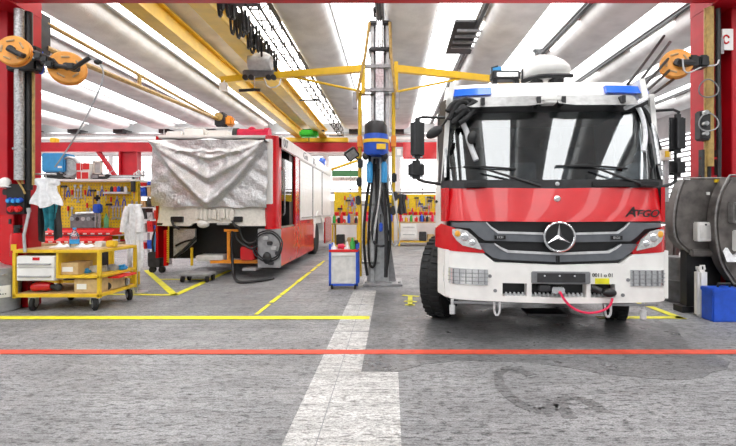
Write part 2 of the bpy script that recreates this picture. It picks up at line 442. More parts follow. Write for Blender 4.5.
# front portal posts: two flanges and a recessed web
def portal(x0, x1, xi0, xi1, y0, name):
    p = MB().box(x0, xi0, y0, 6.4, 0, 4.14, .008).box(xi1, x1, y0, 6.4, 0, 4.14, .008).box(xi0, xi1, 6.33, 6.38, 0, 4.14)
    p.box(x0, x1, 5.78, 6.4, 4.14, 5.04)
    struct(p, name, 'red_steel')
portal(-5.95, -5.08, -5.36, -5.16, 6.15, 'pillar_portal_left')
portal(4.35, 5.3, 4.50, 4.68, 6.04, 'pillar_portal_right')

# ================================================================== overhead crane
cr = thing('bridge_crane', 'yellow overhead bridge crane with two long girders under the ceiling', 'crane', (-3.2, 12, 4.3))
def girder(x0, x1):
    g = MB(); c = (x0 + x1) / 2
    g.box(x0, x1, 6.15, 18.1, 4.30, 4.335, .004).box(c - .05, c + .05, 6.15, 18.1, 4.335, 4.62).box(x0 + .02, x1 - .02, 6.15, 18.1, 4.62, 4.66, .004)
    return g
girder(-3.88, -3.60).build('girder', 'crane_yellow', cr, False)
girder(-2.90, -2.60).build('girder', 'crane_yellow', cr, False)
MB().box(-4.3, -1.75, 17.82, 18.2, 4.12, 4.30, .02).build('end_carriage', 'crane_yellow', cr)
tr = MB()
for x in (-2.12, -1.94):
    for z in (4.36, 4.62): tr.cyl((x, 6.2, z), (x, 18.0, z), .016, 6)
y = 6.2
i = 0
while y < 17.9:
    for x in (-2.12, -1.94):
        a, b = (4.36, 4.62) if i % 2 else (4.62, 4.36)
        tr.cyl((x, y, a), (x, y + .38, b), .012, 5)
    tr.cyl((-2.12, y, 4.36), (-1.94, y, 4.36), .012, 5)
    y += .38; i += 1
for y in (6.4, 12, 17.8): tr.box(-2.5, -1.95, y, y + .05, 4.34, 4.38)
tr.build('cable_lattice', 'black', cr, False)
fs_ = thing('cable_festoon', 'bunch of black control cable loops hanging beside the right crane girder', 'cable', (-2.27, 7.2, 4.2))
for i in range(34):
    y0 = 6.15 + i * .085; d = random.uniform(.22, .5); x = -2.42 + random.uniform(-.09, .09)
    MB().tube([(x, y0, 4.58), (x + random.uniform(-.03, .03), y0 + .02, 4.58 - d * .8), (x, y0 + .10, 4.58 - d), (x, y0 + .18, 4.58 - d * .8), (x, y0 + .2, 4.58)], .022, 6, 1).build('cable_loop', 'black', fs_)
MB().cyl((-2.42, 6.15, 4.60), (-2.42, 9.6, 4.60), .02, 6).build('festoon_wire', 'steel', fs_)
# green hook block at the far end of the crane
hk = thing('chain_hoist', 'small bright green chain hoist hanging between the far ends of the yellow girders', 'hoist', (X(309, 16.5), 16.5, 4.2))
MB().box(X(300, 16.5), X(318, 16.5), 16.3, 16.7, 4.08, 4.34, .06).build('housing', 'brightgreen', hk)
MB().box(-3.3, -2.5, 16.45, 16.55, 4.31, 4.35).build('hanger_bar', 'dark', hk)
MB().cyl((X(309, 16.5), 16.5, 4.08), (X(309, 16.5), 16.5, 3.95), .02).build('hook', 'dark', hk)

# dark roof hatches
for (a, b, c, lab) in ((1.62, 9.3, 5.0, 'open dark roof hatch in the skylight left of the front truck'), (5.9, 10.6, 5.0, 'open dark roof hatch in the skylight by the right red portal post')):
    t = thing('roof_hatch', lab, 'hatch', (a, b, c))
    q = MB().slab(lambda u, v: (a + (u - .5) * .75, b + (v - .5) * 1.5, 5.02 - .10 * v), 2, 2, (0, 0, .04)); q.build('hatch_leaf', 'black', t, False)
    for k in range(4): MB().box(a - .3, a + .3, b - .55 + .3 * k, b - .5 + .3 * k, 4.915, 4.96).build('slat', 'grey', t, False)

# ================================================================== left jib arm by the ceiling
jb = thing('jib_arm', 'slender brass-coloured wall jib arm reaching under the left ceiling towards an orange trolley', 'jib', (X(43, 6.7), 6.7, 4.0))
A0, A1 = (X(46, 6.7), 6.7, Z(23, 6.7)), (X(222, 13.5), 13.5, Z(121, 13.5))
B0 = (X(95, 8.2), 8.2, Z(70, 8.2)); T = lambda p, q, t: tuple(p[i] + (q[i] - p[i]) * t for i in range(3))
MB().tube([A0, A1], .035, 8).build('top_chord', 'brass', jb)
B00 = (X(46, 6.7), 6.7, Z(48, 6.7))
MB().tube([B00, A1], .05, 8).build('bottom_chord', 'brass', jb)
MB().tube([T(A0, A1, .36), T(B00, A1, .36)], .04, 8).build('strut', 'brass', jb)
MB().box(A0[0] - .10, A0[0] + .03, 6.405, 6.75, B00[2] - .1, A0[2] + .1).build('bracket', 'dark', jb)
text('number_mark', '22', (X(139, 9.9), 9.9, Z(76, 9.9)), .26, 'white', jb, (PI / 2, 0, .9), .01)
tl = thing('hoist_trolley', 'orange electric hoist trolley hanging at the tip of the brass jib arm', 'hoist', (X(222, 13.3), 13.3, 3.9))
MB().box(X(226, 13.3), X(233, 13.3), 13.2, 13.5, Z(126, 13.3), Z(116, 13.3), .05).build('motor', 'orange', tl)
MB().box(X(216, 13.3), X(226, 13.3), 13.15, 13.55, Z(127, 13.3), Z(113, 13.3), .04).build('gearbox', 'dark', tl)
MB().cyl((X(221, 13.3), 13.15, Z(118, 13.3)), (X(221, 13.3), 13.1, Z(118, 13.3)), .12, 14).build('wheel', 'brass', tl)
# ================================================================== the front fire engine (written in its own coordinates)
TX, TY = 1.725, 4.55
fe = thing('fire_engine', 'red and white fire engine facing the viewer with a three pointed star on its grille', 'fire engine', (TX, TY, 0), -.065, world=False)
fe.scale = (1.035, 1, 1)
def lx(px, d=0.0): return (px - PX) * (TY + d) / F - TX
def lz(py, d=0.0): return EYE + (PY - py) * (TY + d) / F
Wc = 1.15
def cy(x, z=0): return .02 + .10 * min(1.0, abs(x) / Wc) ** 3 + (.16 * ((abs(x) - .98) / .17) ** 2 if abs(x) > .98 else 0)
def cyo(d): return lambda x, z: cy(x) + d
# symmetric polyline from left-half photo pixels, mirrored about px 557.5
def half(pts, d=0.0):
    c = 557.0
    L = [((px - c) * (TY + d) / F, lz(py, d)) for px, py in pts]
    R = [(-x, z) for x, z in reversed(L) if abs(x) > 1e-4]
    return L + R
# bumper: upper lip, two cheeks, lower lip, dividers
bp = MB()
bp.ribbon(half([(443, 250), (470, 253), (486, 254), (497, 263), (557, 265)]), half([(443, 283), (557, 283.5)]), cyo(-.05), .12, 40, 4)
bp.ribbon(half([(443, 295.5), (557, 297)]), half([(444, 299), (450, 301), (557, 303)]), cyo(-.05), .12, 40, 2)
for a, b in ((443, 504), (527, 531.5), (583, 587), (610, 671)):
    xa, xb = (a - 557) * TY / F, (b - 557) * TY / F
    bp.ribbon([(xa, lz(283)), (xb, lz(283))], [(xa, lz(297)), (xb, lz(297))], cyo(-.05), .12, 10, 2)
for s in (-1, 1):                                 # ends wrapping round the corners
    bp.slab(lambda u, v: (s * (Wc + .015 - .05 * (1 - u) ** 2), .10 + .62 * u, lz(299) + (lz(251) - lz(299)) * v), 6, 3, (-s * .06, 0, 0))
    bp.prism([(.78, .50), (.95, .50), (.95, 1.02), (.6, 1.02), (.72, .8)], s * (Wc + .01), s * (Wc - .06), 'x')
bumper = bp.build('bumper', 'white', fe)
rc = MB().ribbon(half([(500, 282), (557, 282)]), half([(500, 297), (557, 297)]), cyo(.06), .03, 10, 1)
rcs = rc.build('bumper_recess', 'black', bumper, False)
gr = MB()
for i in range(26):
    x = (508 + i * 4.0 - 557) * TY / F
    gr.box(x - .007, x + .007, .0, .03, lz(296.5), lz(293))
gr.box((506 - 557) * TY / F, (612 - 557) * TY / F, .03, .045, lz(296.5), lz(295)); gr.build('grating', 'lightgrey', bumper, False)
for s in (-1, 1):
    x0, x1 = (448 - 557) * TY / F, (490 - 557) * TY / F
    if s > 0: x0, x1 = -x1, -x0
    fl = MB().ribbon([(x0, lz(269)), (x1, lz(270))], [(x0, lz(285)), (x1, lz(286))], cyo(-.062), .03, 10, 2).build('fog_lamp', 'chrome', bumper, label='clear ribbed fog lamp')
    g = MB()
    for k in range(7):
        x = x0 + (x1 - x0) * (k + .5) / 7; g.box(x - .004, x + .004, cy(x) - .07, cy(x) - .058, lz(285), lz(270))
    for zz in (274, 278, 282): g.ribbon([(x0, lz(zz - .25))] + [(x1, lz(zz - .25))], [(x0, lz(zz + .25)), (x1, lz(zz + .25))], cyo(-.07), .012, 8, 1)
    g.build('lamp_grid', 'grey', fl, False)
for px, py in ((497, 291), (617, 294), (492, 276.5), (622, 279)):
    x = (px - 557) * TY / F
    MB().cyl((x, cy(x) - .05, lz(py)), (x, cy(x) - .062, lz(py)), .018, 12).build('bolt', 'grey', bumper)
# plate holder
ph = MB().box((531 - 557) * TY / F, (586 - 557) * TY / F, -.055, -.028, lz(283), lz(271), .008).build('plate_holder', 'grey', fe)
MB().box((536 - 557) * TY / F, (581 - 557) * TY / F, -.06, -.054, lz(281.5), lz(272.5)).build('plate_recess', 'dark', ph, False)
for px in (543, 557, 571): MB().cyl(((px - 557) * TY / F, -.059, lz(275)), ((px - 557) * TY / F, -.066, lz(275)), .009, 8).build('screw', 'lightgrey', ph)
MB().box((591 - 557) * TY / F, (604 - 557) * TY / F, -.034, -.024, lz(283), lz(277.5)).build('sticker', 'line_yellow', fe, False, 'small yellow sticker')
text('sticker_lettering', '0011 o 01', ((598 - 557) * TY / F, -.033, lz(274.5)), .055, 'dark', fe, sx=.9)
# red lower cab surround + headlight pods
grb = MB().ribbon(half([(455, 221), (557, 221)]), half([(455, 229), (470, 238), (486, 253), (498, 263), (557, 265)]), cyo(.03), .06, 40, 3).build('grille', 'black', fe, label='black recessed grille')
def bar(pts_t, pts_b, name='grille_bar', m='grille_grey', d=-.02, th=.06):
    return MB().ribbon(half(pts_t), half(pts_b), cyo(d), th, 60, 2).build(name, m, grb)
bar([(456, 223), (489, 222.5), (493, 227), (500, 232), (557, 234)], [(456, 227), (474, 229), (482, 237), (488, 241), (557, 242.5)], 'upper_grille_bar')
bar([(489, 222), (494, 227), (501, 231.5), (557, 233)], [(489, 223.3), (493, 228), (500, 233.6), (557, 235.3)], 'upper_bar_highlight', 'lightgrey', -.03, .02)  # pale strip painting a highlight along the top of the upper bar
bar([(480, 244), (498, 244), (503, 248), (510, 251), (557, 253.5)], [(480, 244.6), (486, 251), (495, 258), (503, 260), (557, 262)], 'lower_grille_bar')
bar([(497, 243.5), (503, 247.5), (510, 250.6), (557, 252.6)], [(497, 245), (502, 249), (509, 253), (557, 255)], 'lower_bar_highlight', 'lightgrey', -.03, .02)  # pale strip painting the same highlight on the lower bar
for px in (502, 612):
    x = (px - 557) * TY / F
    MB().box(x - .055, x + .055, cy(x) - .04, cy(x) - .015, lz(239.5), lz(235.5)).build('grille_badge', 'black', grb, False)
    text('badge_lettering', '2131' if px < 557 else '0131', (x, cy(x) - .042, lz(237.5)), .035, 'lightgrey', grb)
MB().box(-.02, .02, .0, .03, lz(264), lz(256)).build('latch', 'black', grb, False)
# star emblem
em = MB(); ez = lz(236.5); er = .147
for k in range(36):
    pass
ring = [(er * math.cos(2 * PI * k / 40), -.055, ez + er * math.sin(2 * PI * k / 40)) for k in range(41)]
em.tube(ring, .0125, 8)
emb = em.build('emblem_ring', 'chrome', fe, label='chrome ring emblem')
MB().lathe([(.001, 0), (er, 0), (er, .05), (.001, .05)], (0, -.045, ez), (0, 1, 0), 36).build('emblem_disc', 'black', emb)
stv = [(0, -.075, ez)]; 
for k in range(6):
    a = PI / 2 + k * PI / 3; r = er * .95 if k % 2 == 0 else er * .17
    stv.append((r * math.cos(a), -.052, ez + r * math.sin(a)))
sm_ = MB().add(stv + [(p[0], -.046, p[2]) for p in stv], [(0, i, i % 6 + 1) for i in range(1, 7)] + [tuple(range(8, 14))[::-1]] + [(i, i + 7, i % 6 + 8, i % 6 + 1) for i in range(1, 7)])
sm_.build('emblem_star', 'chrome', emb, False)
# headlights
for s in (-1, 1):
    def mp(pts): 
        q = [((px - 557) * TY / F, lz(py)) for px, py in pts]
        return q if s < 0 else [(-x, z) for x, z in reversed(q)]
    pod = MB().ribbon(mp([(440.5, 230), (446, 224.5), (457, 228), (470, 234), (480, 243), (487, 252.5)]), mp([(440.5, 250), (455, 252), (487, 253.5)]), cyo(-.055), .16, 26, 5).build('headlight_surround', 'red', fe)
    ln = MB().ribbon(mp([(456, 229.5), (462, 229), (470, 231), (479, 239), (484, 249)]), mp([(456, 234.5), (460, 241), (466, 246), (484, 250)]), cyo(-.075), .03, 20, 4).build('headlight', 'lens', pod, label='clear swept headlight')
    for px, py, r in ((468, 237.5, .045), (475, 243, .034)):
        x = (px - 557) * TY / F * (1 if s < 0 else -1); 
        MB().ball((x, cy(x) - .075, lz(py)), r, .012, r).build('reflector', 'chrome', ln)
    x = (461 - 557) * TY / F * (1 if s < 0 else -1); MB().ball((x, cy(x) - .077, lz(234)), .03, .012, .034).build('indicator_bulb', 'amber', ln)
# front red panel
yf2 = lambda x, z: cy(x) - .02 + .10 * max(0, (z - 1.25)) / .42
pn = MB().ribbon(half([(446, 186.5), (557, 188)]), half([(446, 221), (557, 222)]), yf2, .08, 40, 5).build('front_panel', 'red', fe)
for a in (446.5, ):
    pass
MB().cyl((.01, .02, lz(199)), (.01, -.008 + .06, lz(199)), .001, 8)
x0 = 0.012; MB().lathe([(.001, -.014), (.022, -.014), (.036, 0), (.036, .03), (.001, .03)], (x0, .05, lz(199)), (0, 1, 0), 18).build('bonnet_badge', 'chrome', pn)
for body, px, sz in (('A', 626.5, .15), ('TEGO', 640, .105)):
    x = (px - 557) * TY / F
    text('panel_lettering', body, (x, yf2(x, 1.33) - .006, lz(212.6 if sz > .12 else 213.8)), sz, 'black', pn, shear=.3, sx=1.05, bold=.002, rot=(PI / 2, 0, .10))
# white cab sides + lower corners
for s in (-1, 1):
    sd = MB().slab(lambda u, v: (s * (Wc - .05 * (1 - min(1, u * 6)) ** 2), .26 + 1.65 * u, 1.02 + (1.66 - 1.02) * v), 10, 2, (-s * .05, 0, 0))
    door = sd.build('door', 'white' , fe)
    # window frame of the side
    w_ = MB().box(s * Wc, s * (Wc - .05), .30, .42, 1.66, 2.60).box(s * Wc, s * (Wc - .05), 1.30, 1.91, 1.66, 2.60).box(s * Wc, s * (Wc - .05), .3, 1.91, 2.42, 2.62)
    w_.v = [(a * (1 - .06 * max(0, c - 1.66) / .95), b, c) for a, b, c in w_.v]
    w_.build('door_frame', 'white', door)
    MB().prism([(s * (Wc - .02), 1.66), (s * (Wc - .075), 2.44), (s * (Wc - .083), 2.44), (s * (Wc - .028), 1.66)], .42, 1.30, 'y').build('side_window', 'windscreen', door, False)
    MB().box(s * Wc, s * (Wc + .03), 1.1, 1.26, 1.45, 1.49, .01).build('door_handle', 'black', door)
    MB().slab(lambda u, v: (s * (Wc - .05 + .05 * math.sin(u * PI / 2)), .13 + .15 * u, lz(222) + (lz(187) - lz(222)) * v), 4, 2, (-s * .03, .02, 0)).build('corner_panel', 'red', fe)
# white side skirt under the doors behind the wheel
    MB().box(s * Wc, s * (Wc - .05), 1.55, 1.95, .5, 1.02, .01).build('step_panel', 'white', fe)
    # wheel arch
    ar = MB(); pr = []
    for i in range(13):
        a = PI * i / 12; pr.append((1.02 + .62 * math.cos(a), .55 + .60 * math.sin(a)))
    for (a, b) in zip(pr, pr[1:]):
        ar.prism([a, b, (1.02 + (b[0] - 1.02) * .93, .55 + (b[1] - .55) * .93), (1.02 + (a[0] - 1.02) * .93, .55 + (a[1] - .55) * .93)], s * (Wc + .01), s * (Wc - .35), 'x')
    ar.build('wheel_arch', 'rubber', fe)
# cab inner shell: floor, bulkhead, firewall
MB().box(-1.08, 1.08, .22, 1.88, 1.02, 1.08).build('cab_floor', 'dark', fe, False)
MB().box(-1.09, 1.09, .20, .25, 1.02, 1.62).build('firewall', 'dark', fe, False)
MB().box(-1.12, 1.12, 1.88, 1.95, .95, 2.78, .01).build('cab_back_wall', 'dark', fe)
# cowl (dark band below the windscreen)
yw = lambda x, z: .11 + .07 * (abs(x) / Wc) ** 2 + (.10 * max(0, (abs(x) - .93) / .2) ** 2) + .25 * (z - 1.65) / .93
cowl = MB().ribbon(half([(449, 179.5), (557, 180)], .12), half([(447, 187.5), (557, 189)], .10), lambda x, z: yw(x, 1.65) - .03, .14, 30, 2).build('cowl', 'dark', fe)
for px in (462, 530, 548): pass
for px0, px1 in ((469, 489), (589, 627), (633, 650)):
    MB().box(lx(px0, .1), lx(px1, .1), yw(0, 1.65) - .045, yw(0, 1.65) + .02, lz(186.5, .1), lz(182.5, .1)).build('cowl_vent', 'black', cowl, False)
MB().ball((.02, yw(0, 1.65) - .03, lz(184, .1)), .022, .015, .022).build('washer_jet', 'lightgrey', cowl)
# windscreen
zb, zt = lz(180, .13), lz(101, .36)
ws = MB().ribbon([(-1.07, zt), (1.07, zt)], [(-1.115, zb), (1.115, zb)], yw, .012, 30, 8).build('windscreen', 'windscreen', fe, label='dark reflecting windscreen')
MB().ribbon([(-1.07, zt + .0), (1.07, zt + .0)], [(-1.075, zt - .13), (1.075, zt - .13)], lambda x, z: yw(x, z) - .006, .005, 30, 2).build('shade_band', 'black', ws, label='black band along the windscreen top')
for s in (-1, 1):   # pillars
    MB().slab(lambda u, v: (s * (1.085 + .06 * u + .03 * (1 - v)), yw(1.08, zb + (zt - zb) * v) + .17 * u - .01, zb + (zt + .06 - zb) * v), 3, 8, (-s * .02, .04, 0)).build('windscreen_pillar', 'black' , fe)
    MB().slab(lambda u, v: (s * (1.07 + .02 * u + .03 * (1 - v)), yw(1.05, zb + (zt - zb) * v) - .022 + .01 * u, zb + .04 + (zt - zb - .12) * v), 2, 8, (-s * .01, .02, 0)).build('windscreen_trim', 'steel', fe)
# interior
dsh = MB().slab(lambda u, v: (-1.04 + 2.08 * u, .30 + .45 * v + .03 * math.sin(u * 9), 1.60 + .05 * math.sin(v * PI) + .05 * math.sin(u * 7) ** 2), 24, 4, (0, .02, -.35)).build('dashboard', 'dark', fe)
def ring3(c, r, tilt, n=28):
    return [(c[0] + r * math.cos(2 * PI * k / n), c[1] + r * math.sin(2 * PI * k / n) * math.cos(tilt), c[2] + r * math.sin(2 * PI * k / n) * math.sin(tilt)) for k in range(n + 1)]
MB().tube(ring3((.58, .80, 1.78), .22, .9), .018, 8).cyl((.58, .82, 1.78), (.58, .66, 1.55), .03).build('steering_wheel', 'black', fe)
for x in (-.62, .0, .58):
    se = MB().slab(lambda u, v: (x - .25 + .5 * u, 1.35 + .1 * v + .05 * math.cos(u * PI * 2), 1.45 + .75 * v), 8, 6, (0, .14, 0)).box(x - .25, x + .25, .95, 1.45, 1.33, 1.48, .05).box(x - .15, x + .15, 1.42, 1.52, 2.18, 2.42, .04)
    so = se.build('seat', 'dark', fe)
    MB().box(x - .2, x + .2, 1.05, 1.35, 1.085, 1.34).build('seat_base', 'black', so, False)
MB().box(-.32, -.05, .62, .74, 1.66, 1.92, .02).build('radio_console', 'grey', fe)
MB().box(.1, .3, .55, .62, 1.66, 1.86, .02).build('display_unit', 'midgrey', fe)
for z, x0, x1 in ((2.05, -.75, -.2), (1.95, .15, .42), (2.2, .3, .8)):
    MB().box(x0, x1, 1.72, 1.86, z - .16, z + .16, .02).build('equipment_box', 'grey', fe)
gl = MB().ball((1.0, .42, 1.78), .20, .10, .12).ball((.88, .42, 1.72), .18, .09, .07).ball((1.03, .44, 1.92), .10, .08, .12).ball((.75, .44, 1.69), .14, .08, .05)
gl.build('work_cloth', 'cloth_white', fe, label='crumpled white cloth behind the windscreen')
# roof cap
zr = lz(83.5, .75)
def roof(u, v):
    x = -1.10 + 2.2 * u; k = min(1, v * 5); e = abs(x) / 1.10
    return (x * (1 - .03 * k), .37 + .03 * e * e + 1.58 * v - .02 * k + .12 * e ** 4 * (1 - k), zt + .04 + (zr - zt - .04) * math.sin(min(1, v * 4.0) * PI / 2) * (1 - .12 * e ** 6))
rf = MB().slab(roof, 28, 16, (0, .03, -.05)).build('roof', 'white', fe)
MB().box(-1.08, 1.08, .45, 1.9, 2.56, 2.62, .02).build('headliner', 'offwhite', fe)
for s in (-1, 1): MB().prism([(s * 1.09, 2.58), (s * 1.04, zr - .06), (s * .98, zr - .06), (s * 1.02, 2.58)], .42, 1.93, 'y').build('roof_side', 'white', fe)
# beacons set into the roof front
for px0, px1 in ((455, 491), (599, 641)):
    x0, x1 = lx(px0, .42), lx(px1, .42)
    def bfn(u, v):
        x = x0 + (x1 - x0) * u; e = abs(x) / 1.1
        return (x, .345 + .05 * v + .05 * e * e + .06 * e ** 4, lz(94.5, .42) + (lz(86.5, .42) - lz(94.5, .42)) * v)
    MB().slab(bfn, 10, 3, (0, .06, .0)).build('beacon', 'beacon', rf, label='blue roof beacon')
# sun visor: two smoked halves and a white middle bracket
for s in (-1, 1):
    xa, xb = (lx(470, .2), lx(543, .2)) if s < 0 else (lx(556, .2), lx(632, .2))
    def vf(u, v):
        x = xa + (xb - xa) * u
        q = u if s < 0 else 1 - u
        lo = 106 if q < .8 else 106 - (q - .8) * 10
        return (x, .16 + .10 * v + .06 * abs(x) ** 2, lz(lo, .2) + (lz(94, .2) - lz(lo, .2)) * (v if q > .06 else v * .8 + .1))
    vo = MB().slab(vf, 14, 4, (0, .012, .0)).build('sun_visor', 'visor', fe, label='smoked sun visor over the windscreen')
    for q in (.2, .93):
        x = xa + (xb - xa) * (q if s < 0 else 1 - q)
        MB().box(x - .02, x + .02, .17, .42, lz(104, .2), lz(97, .2)).build('visor_clip', 'black', vo, False)
MB().box(lx(543, .2), lx(556, .2), .2, .42, lz(103, .2), lz(94, .2), .01).box(lx(538, .2), lx(560, .2), .19, .23, lz(100, .2), lz(96.5, .2), .005).build('visor_bracket', 'white', fe)
# wipers
for x0, z0, x1, z1 in ((lx(540, .1), lz(186, .1), lx(484, .1), lz(168, .15)), (lx(638, .1), lz(186, .1), lx(590, .1), lz(168, .15))):
    wp = MB().tube([(x0, .03 + yw(0, 1.65) - .06, z0), (x1, yw(0, 1.75) - .05, z1)], lambda t: .018 - .008 * t, 8).build('wiper_arm', 'black', fe)
    xe = x1 - .35
    MB().tube([(x1 - .36, yw(x1 - .36, z1 + .03) - .025, z1 + .02), (x1, yw(x1, z1) - .03, z1 + .02), (x1 + .36, yw(x1 + .3, z1) - .025, z1 - .01)], .011, 6).build('wiper_blade', 'black', wp)
# mirrors
def mirror(s, big, small, arm_t, arm_b, d=.32):
    (a, b, c, e), (a2, b2, c2, e2) = big, small
    ar = MB().tube([(s * 1.10, .36, lz(arm_t, .34)), (lx((a + c) / 2 + s * 2, d), d, lz(arm_t - 1, d)), (lx((a + c) / 2 , d), d + .03, lz(b + 6, d))], .016, 8, 1)
    ar.tube([(lx((a + c) / 2, d), d + .04, lz(b + 6, d)), (lx((a + c) / 2, d), d + .04, lz(e2 - 4, d))], .016, 8)
    ar.tube([(lx((a2 + c2) / 2, d), d + .04, lz(e2 - 4, d)), (lx((a2 + c2) / 2 - s * 2, d), d, lz(arm_b, d)), (s * 1.13, .36, lz(arm_b + 4, .34))], .018, 8, 1)
    m = ar.build('mirror_arm', 'black', fe)
    for q, (p0, p1, p2, p3) in enumerate((big, small)):
        h = MB().box(lx(p0, d), lx(p2, d), d - .06, d + .06, lz(p3, d), lz(p1, d), .045).build('mirror_housing', 'black', m)
        MB().box(lx(p0 + 1.5, d), lx(p2 - 1.5, d), d + .06, d + .066, lz(p3 - 2, d), lz(p1 + 2, d), .002).build('mirror_glass', 'chrome', h)
        MB().box(lx(p0 + 3, d), lx(p0 + 5, d), d - .068, d - .055, lz(p3 - 4, d), lz(p1 + 4, d), .004).build('housing_rib', 'dark', h)
mirror(-1, (413.5, 117, 427, 158), (411, 159.5, 427, 178.5), 116, 180)
mirror(1, (660, 116, 673, 154), (660, 159, 673, 177.5), 112, 184)
# front corner mirrors and their bundled brackets at the upper left
fm = MB().tube([(lx(452, .33), .34, lz(112, .3)), (lx(447, .2), .24, lz(122, .2)), (lx(440, .15), .16, lz(130, .15))], .014, 8, 1).build('front_mirror_arm', 'black', fe)
b = MB().ball((0, 0, 0), .10, .04, .055); b.xf(Matrix.Translation((lx(438, .15), .14, lz(131, .15))) @ Matrix.Rotation(-.6, 4, 'Y')); b.build('front_mirror', 'black', fm)
bd = MB()
for pts in (((452, 118), (458, 104), (466, 98), (474, 104)), ((455, 122), (464, 112), (473, 103), (478, 99)), ((458, 112), (466, 106), (472, 110)), ((450, 110), (456, 101), (464, 99), (470, 96), (486, 103)), ((462, 122), (470, 116), (477, 108))):
    bd.tube([(lx(p[0], .2), .20 + .02 * i, lz(p[1], .2)) for i, p in enumerate(pts)], .028, 8, 1)
bd.build('bracket_bundle', 'rubber', fe, label='bundled black mirror brackets at the cab corner')
b = MB().ball((0, 0, 0), .05, .03, .075); b.xf(Matrix.Translation((lx(474, .2), .17, lz(137, .2))) @ Matrix.Rotation(.2, 4, 'Y')); b.build('bracket_knob', 'black', fe)
b = MB(); 
for i, pts in enumerate((((466, 120), (470, 130), (472, 142), (478, 160)), )):
    b.tube([(lx(p[0], .2), yw(lx(p[0], .2), lz(p[1], .2)) - .04, lz(p[1], .2)) for p in pts], .03, 8, 1)
b.build('bracket_tube', 'lightgrey', fe)
# hoses hanging over the upper right corner
for i, (mt, pts) in enumerate((('cloth_white', ((634, 101), (640, 112), (641, 135), (636, 152))), ('rubber', ((632, 102), (644, 108), (650, 125), (655, 150))), ('steel', ((636, 98), (647, 106), (651, 130), (651, 165))), ('rubber', ((625, 106), (640, 104), (650, 98))), ('cloth_white', ((622, 108), (638, 101), (648, 95))))):
    MB().tube([(lx(p[0], .2), yw(min(1.1, lx(p[0], .2)), lz(p[1], .2)) - .05 - .01 * i, lz(p[1], .2)) for p in pts], .024, 8, 2).build('corner_hose', mt, fe)
# chassis, wheels, body
MB().box(-.45, -.33, .35, 3.4, .62, .86).box(.33, .45, .35, 3.4, .62, .86).box(-.5, .5, .3, .42, .5, .9).build('chassis', 'black', fe, False)
MB().box(-1.0, 1.0, .25, 1.95, .86, 1.02).box(-.8, .8, .2, .3, .45, .9).build('underbody', 'black', fe, False)
MB().cyl((-.95, 1.02, .5), (.95, 1.02, .5), .06).box(-.3, .3, .95, 1.1, .38, .6).build('front_axle', 'black', fe)
MB().box(-1.08, 1.0, 2.02, 3.4, .95, 2.78, .03).build('rear_body', 'white', fe)
def wheel(x, y, steer=0.0, s=1, r=.50):
    wv = MB(); prof = [(.30, -.12), (.42, -.135), (.48, -.12), (r, -.09), (r, .09), (.48, .12), (.42, .135), (.30, .12)]
    wv.lathe(prof, (0, 0, 0), (1, 0, 0), 36)
    for k in range(36):
        a = 2 * PI * k / 36
        for sx in (-1, 1):
            m_ = MB().box(-.045, .045, -.018, .018, r - .012, r + .014); m_.xf(Matrix.Rotation(a + (.04 if sx > 0 else 0), 4, 'X') @ Matrix.Translation((sx * .062, 0, 0))); wv.add(m_.v, m_.f)
    mt = Matrix.Translation((x, y, r + .014)) @ Matrix.Rotation(steer, 4, 'Z')
    t = wv.xf(mt).build('tyre', 'rubber', fe)
    MB().lathe([(.02, -.06), (.29, -.06), (.31, -.125), (.31, .125), (.29, .06), (.02, .06)], (0, 0, 0), (1, 0, 0), 28).xf(mt).build('rim', 'lightgrey', t)
    MB().lathe([(.02, -.11), (.12, -.11), (.14, -.05), (.14, .11), (.02, .11)], (0, 0, 0), (1, 0, 0), 20).xf(mt).build('hub', 'steel', t)
wheel(-1.10, 1.02, -.36); wheel(.98, 1.02, -.36)
wheel(-.82, 2.75); wheel(.82, 2.75)
# hooks, stubs, winch
for px in (499, 604):
    x = (px - 557) * TY / F
    MB().tube([(x - .028, .0, lz(303)), (x - .028, .0, lz(313)), (x, 0, lz(317)), (x + .028, 0, lz(313)), (x + .028, 0, lz(303))], .012, 8, 1).build('tow_eye', 'lightgrey', fe)
for px, py in ((456, 316), (638, 318)):
    x = (px - 557) * TY / F
    MB().cyl((x, .03, lz(py)), (x, .03, lz(py - 9)), .03, 12).cyl((x, .03, lz(py - 9)), (x, .03, lz(301)), .015, 8).build('spray_nozzle', 'lightgrey', fe)
for a, b in ((457, 500), (600, 650)): MB().box((a - 557) * TY / F, (b - 557) * TY / F, .0, .03, lz(305), lz(303)).build('nozzle_bar', 'grey', fe, False)
MB().box(-.62, .62, .42, 3.3, .36, .9, .03).build('belly_light_block', 'black', fe)  # unseen black box added to keep light from under the truck
for s in (-1, 1): MB().box(s * .5, s * 1.05, 1.72, 1.76, .22, 1.0).build('flap_light_block', 'rubber', fe, False)  # flaps added behind the wheels to block light under the truck
wc = MB().box((549 - 557) * TY / F, (561 - 557) * TY / F, -.10, .0, lz(292), lz(286), .01).build('winch_fairlead', 'chrome', fe)
MB().box((538 - 557) * TY / F, (549 - 557) * TY / F, -.05, .02, lz(291), lz(285), .01).build('winch_hook', 'dark', fe)
MB().tube([((px - 557) * TY / F, -.11 - .03 * math.sin(i * .7), lz(py)) for i, (px, py) in enumerate(((556, 290), (559, 297), (566, 305), (578, 310), (592, 309), (602, 304), (605, 296)))], .012, 8, 1).build('winch_cable', 'pink', fe, label='looped pinkish red cable at the bumper')
MB().ball(((603 - 557) * TY / F, -.06, lz(291)), .07, .05, .045).cyl(((596 - 557) * TY / F, -.05, lz(290)), ((588 - 557) * TY / F, -.02, lz(287)), .035).build('cable_plug', 'black', fe)
MB().box((535 - 557) * TY / F, (575 - 557) * TY / F, .3, .6, lz(314, .4), lz(312, .4)).build('skid_bar', 'dark', fe, False)
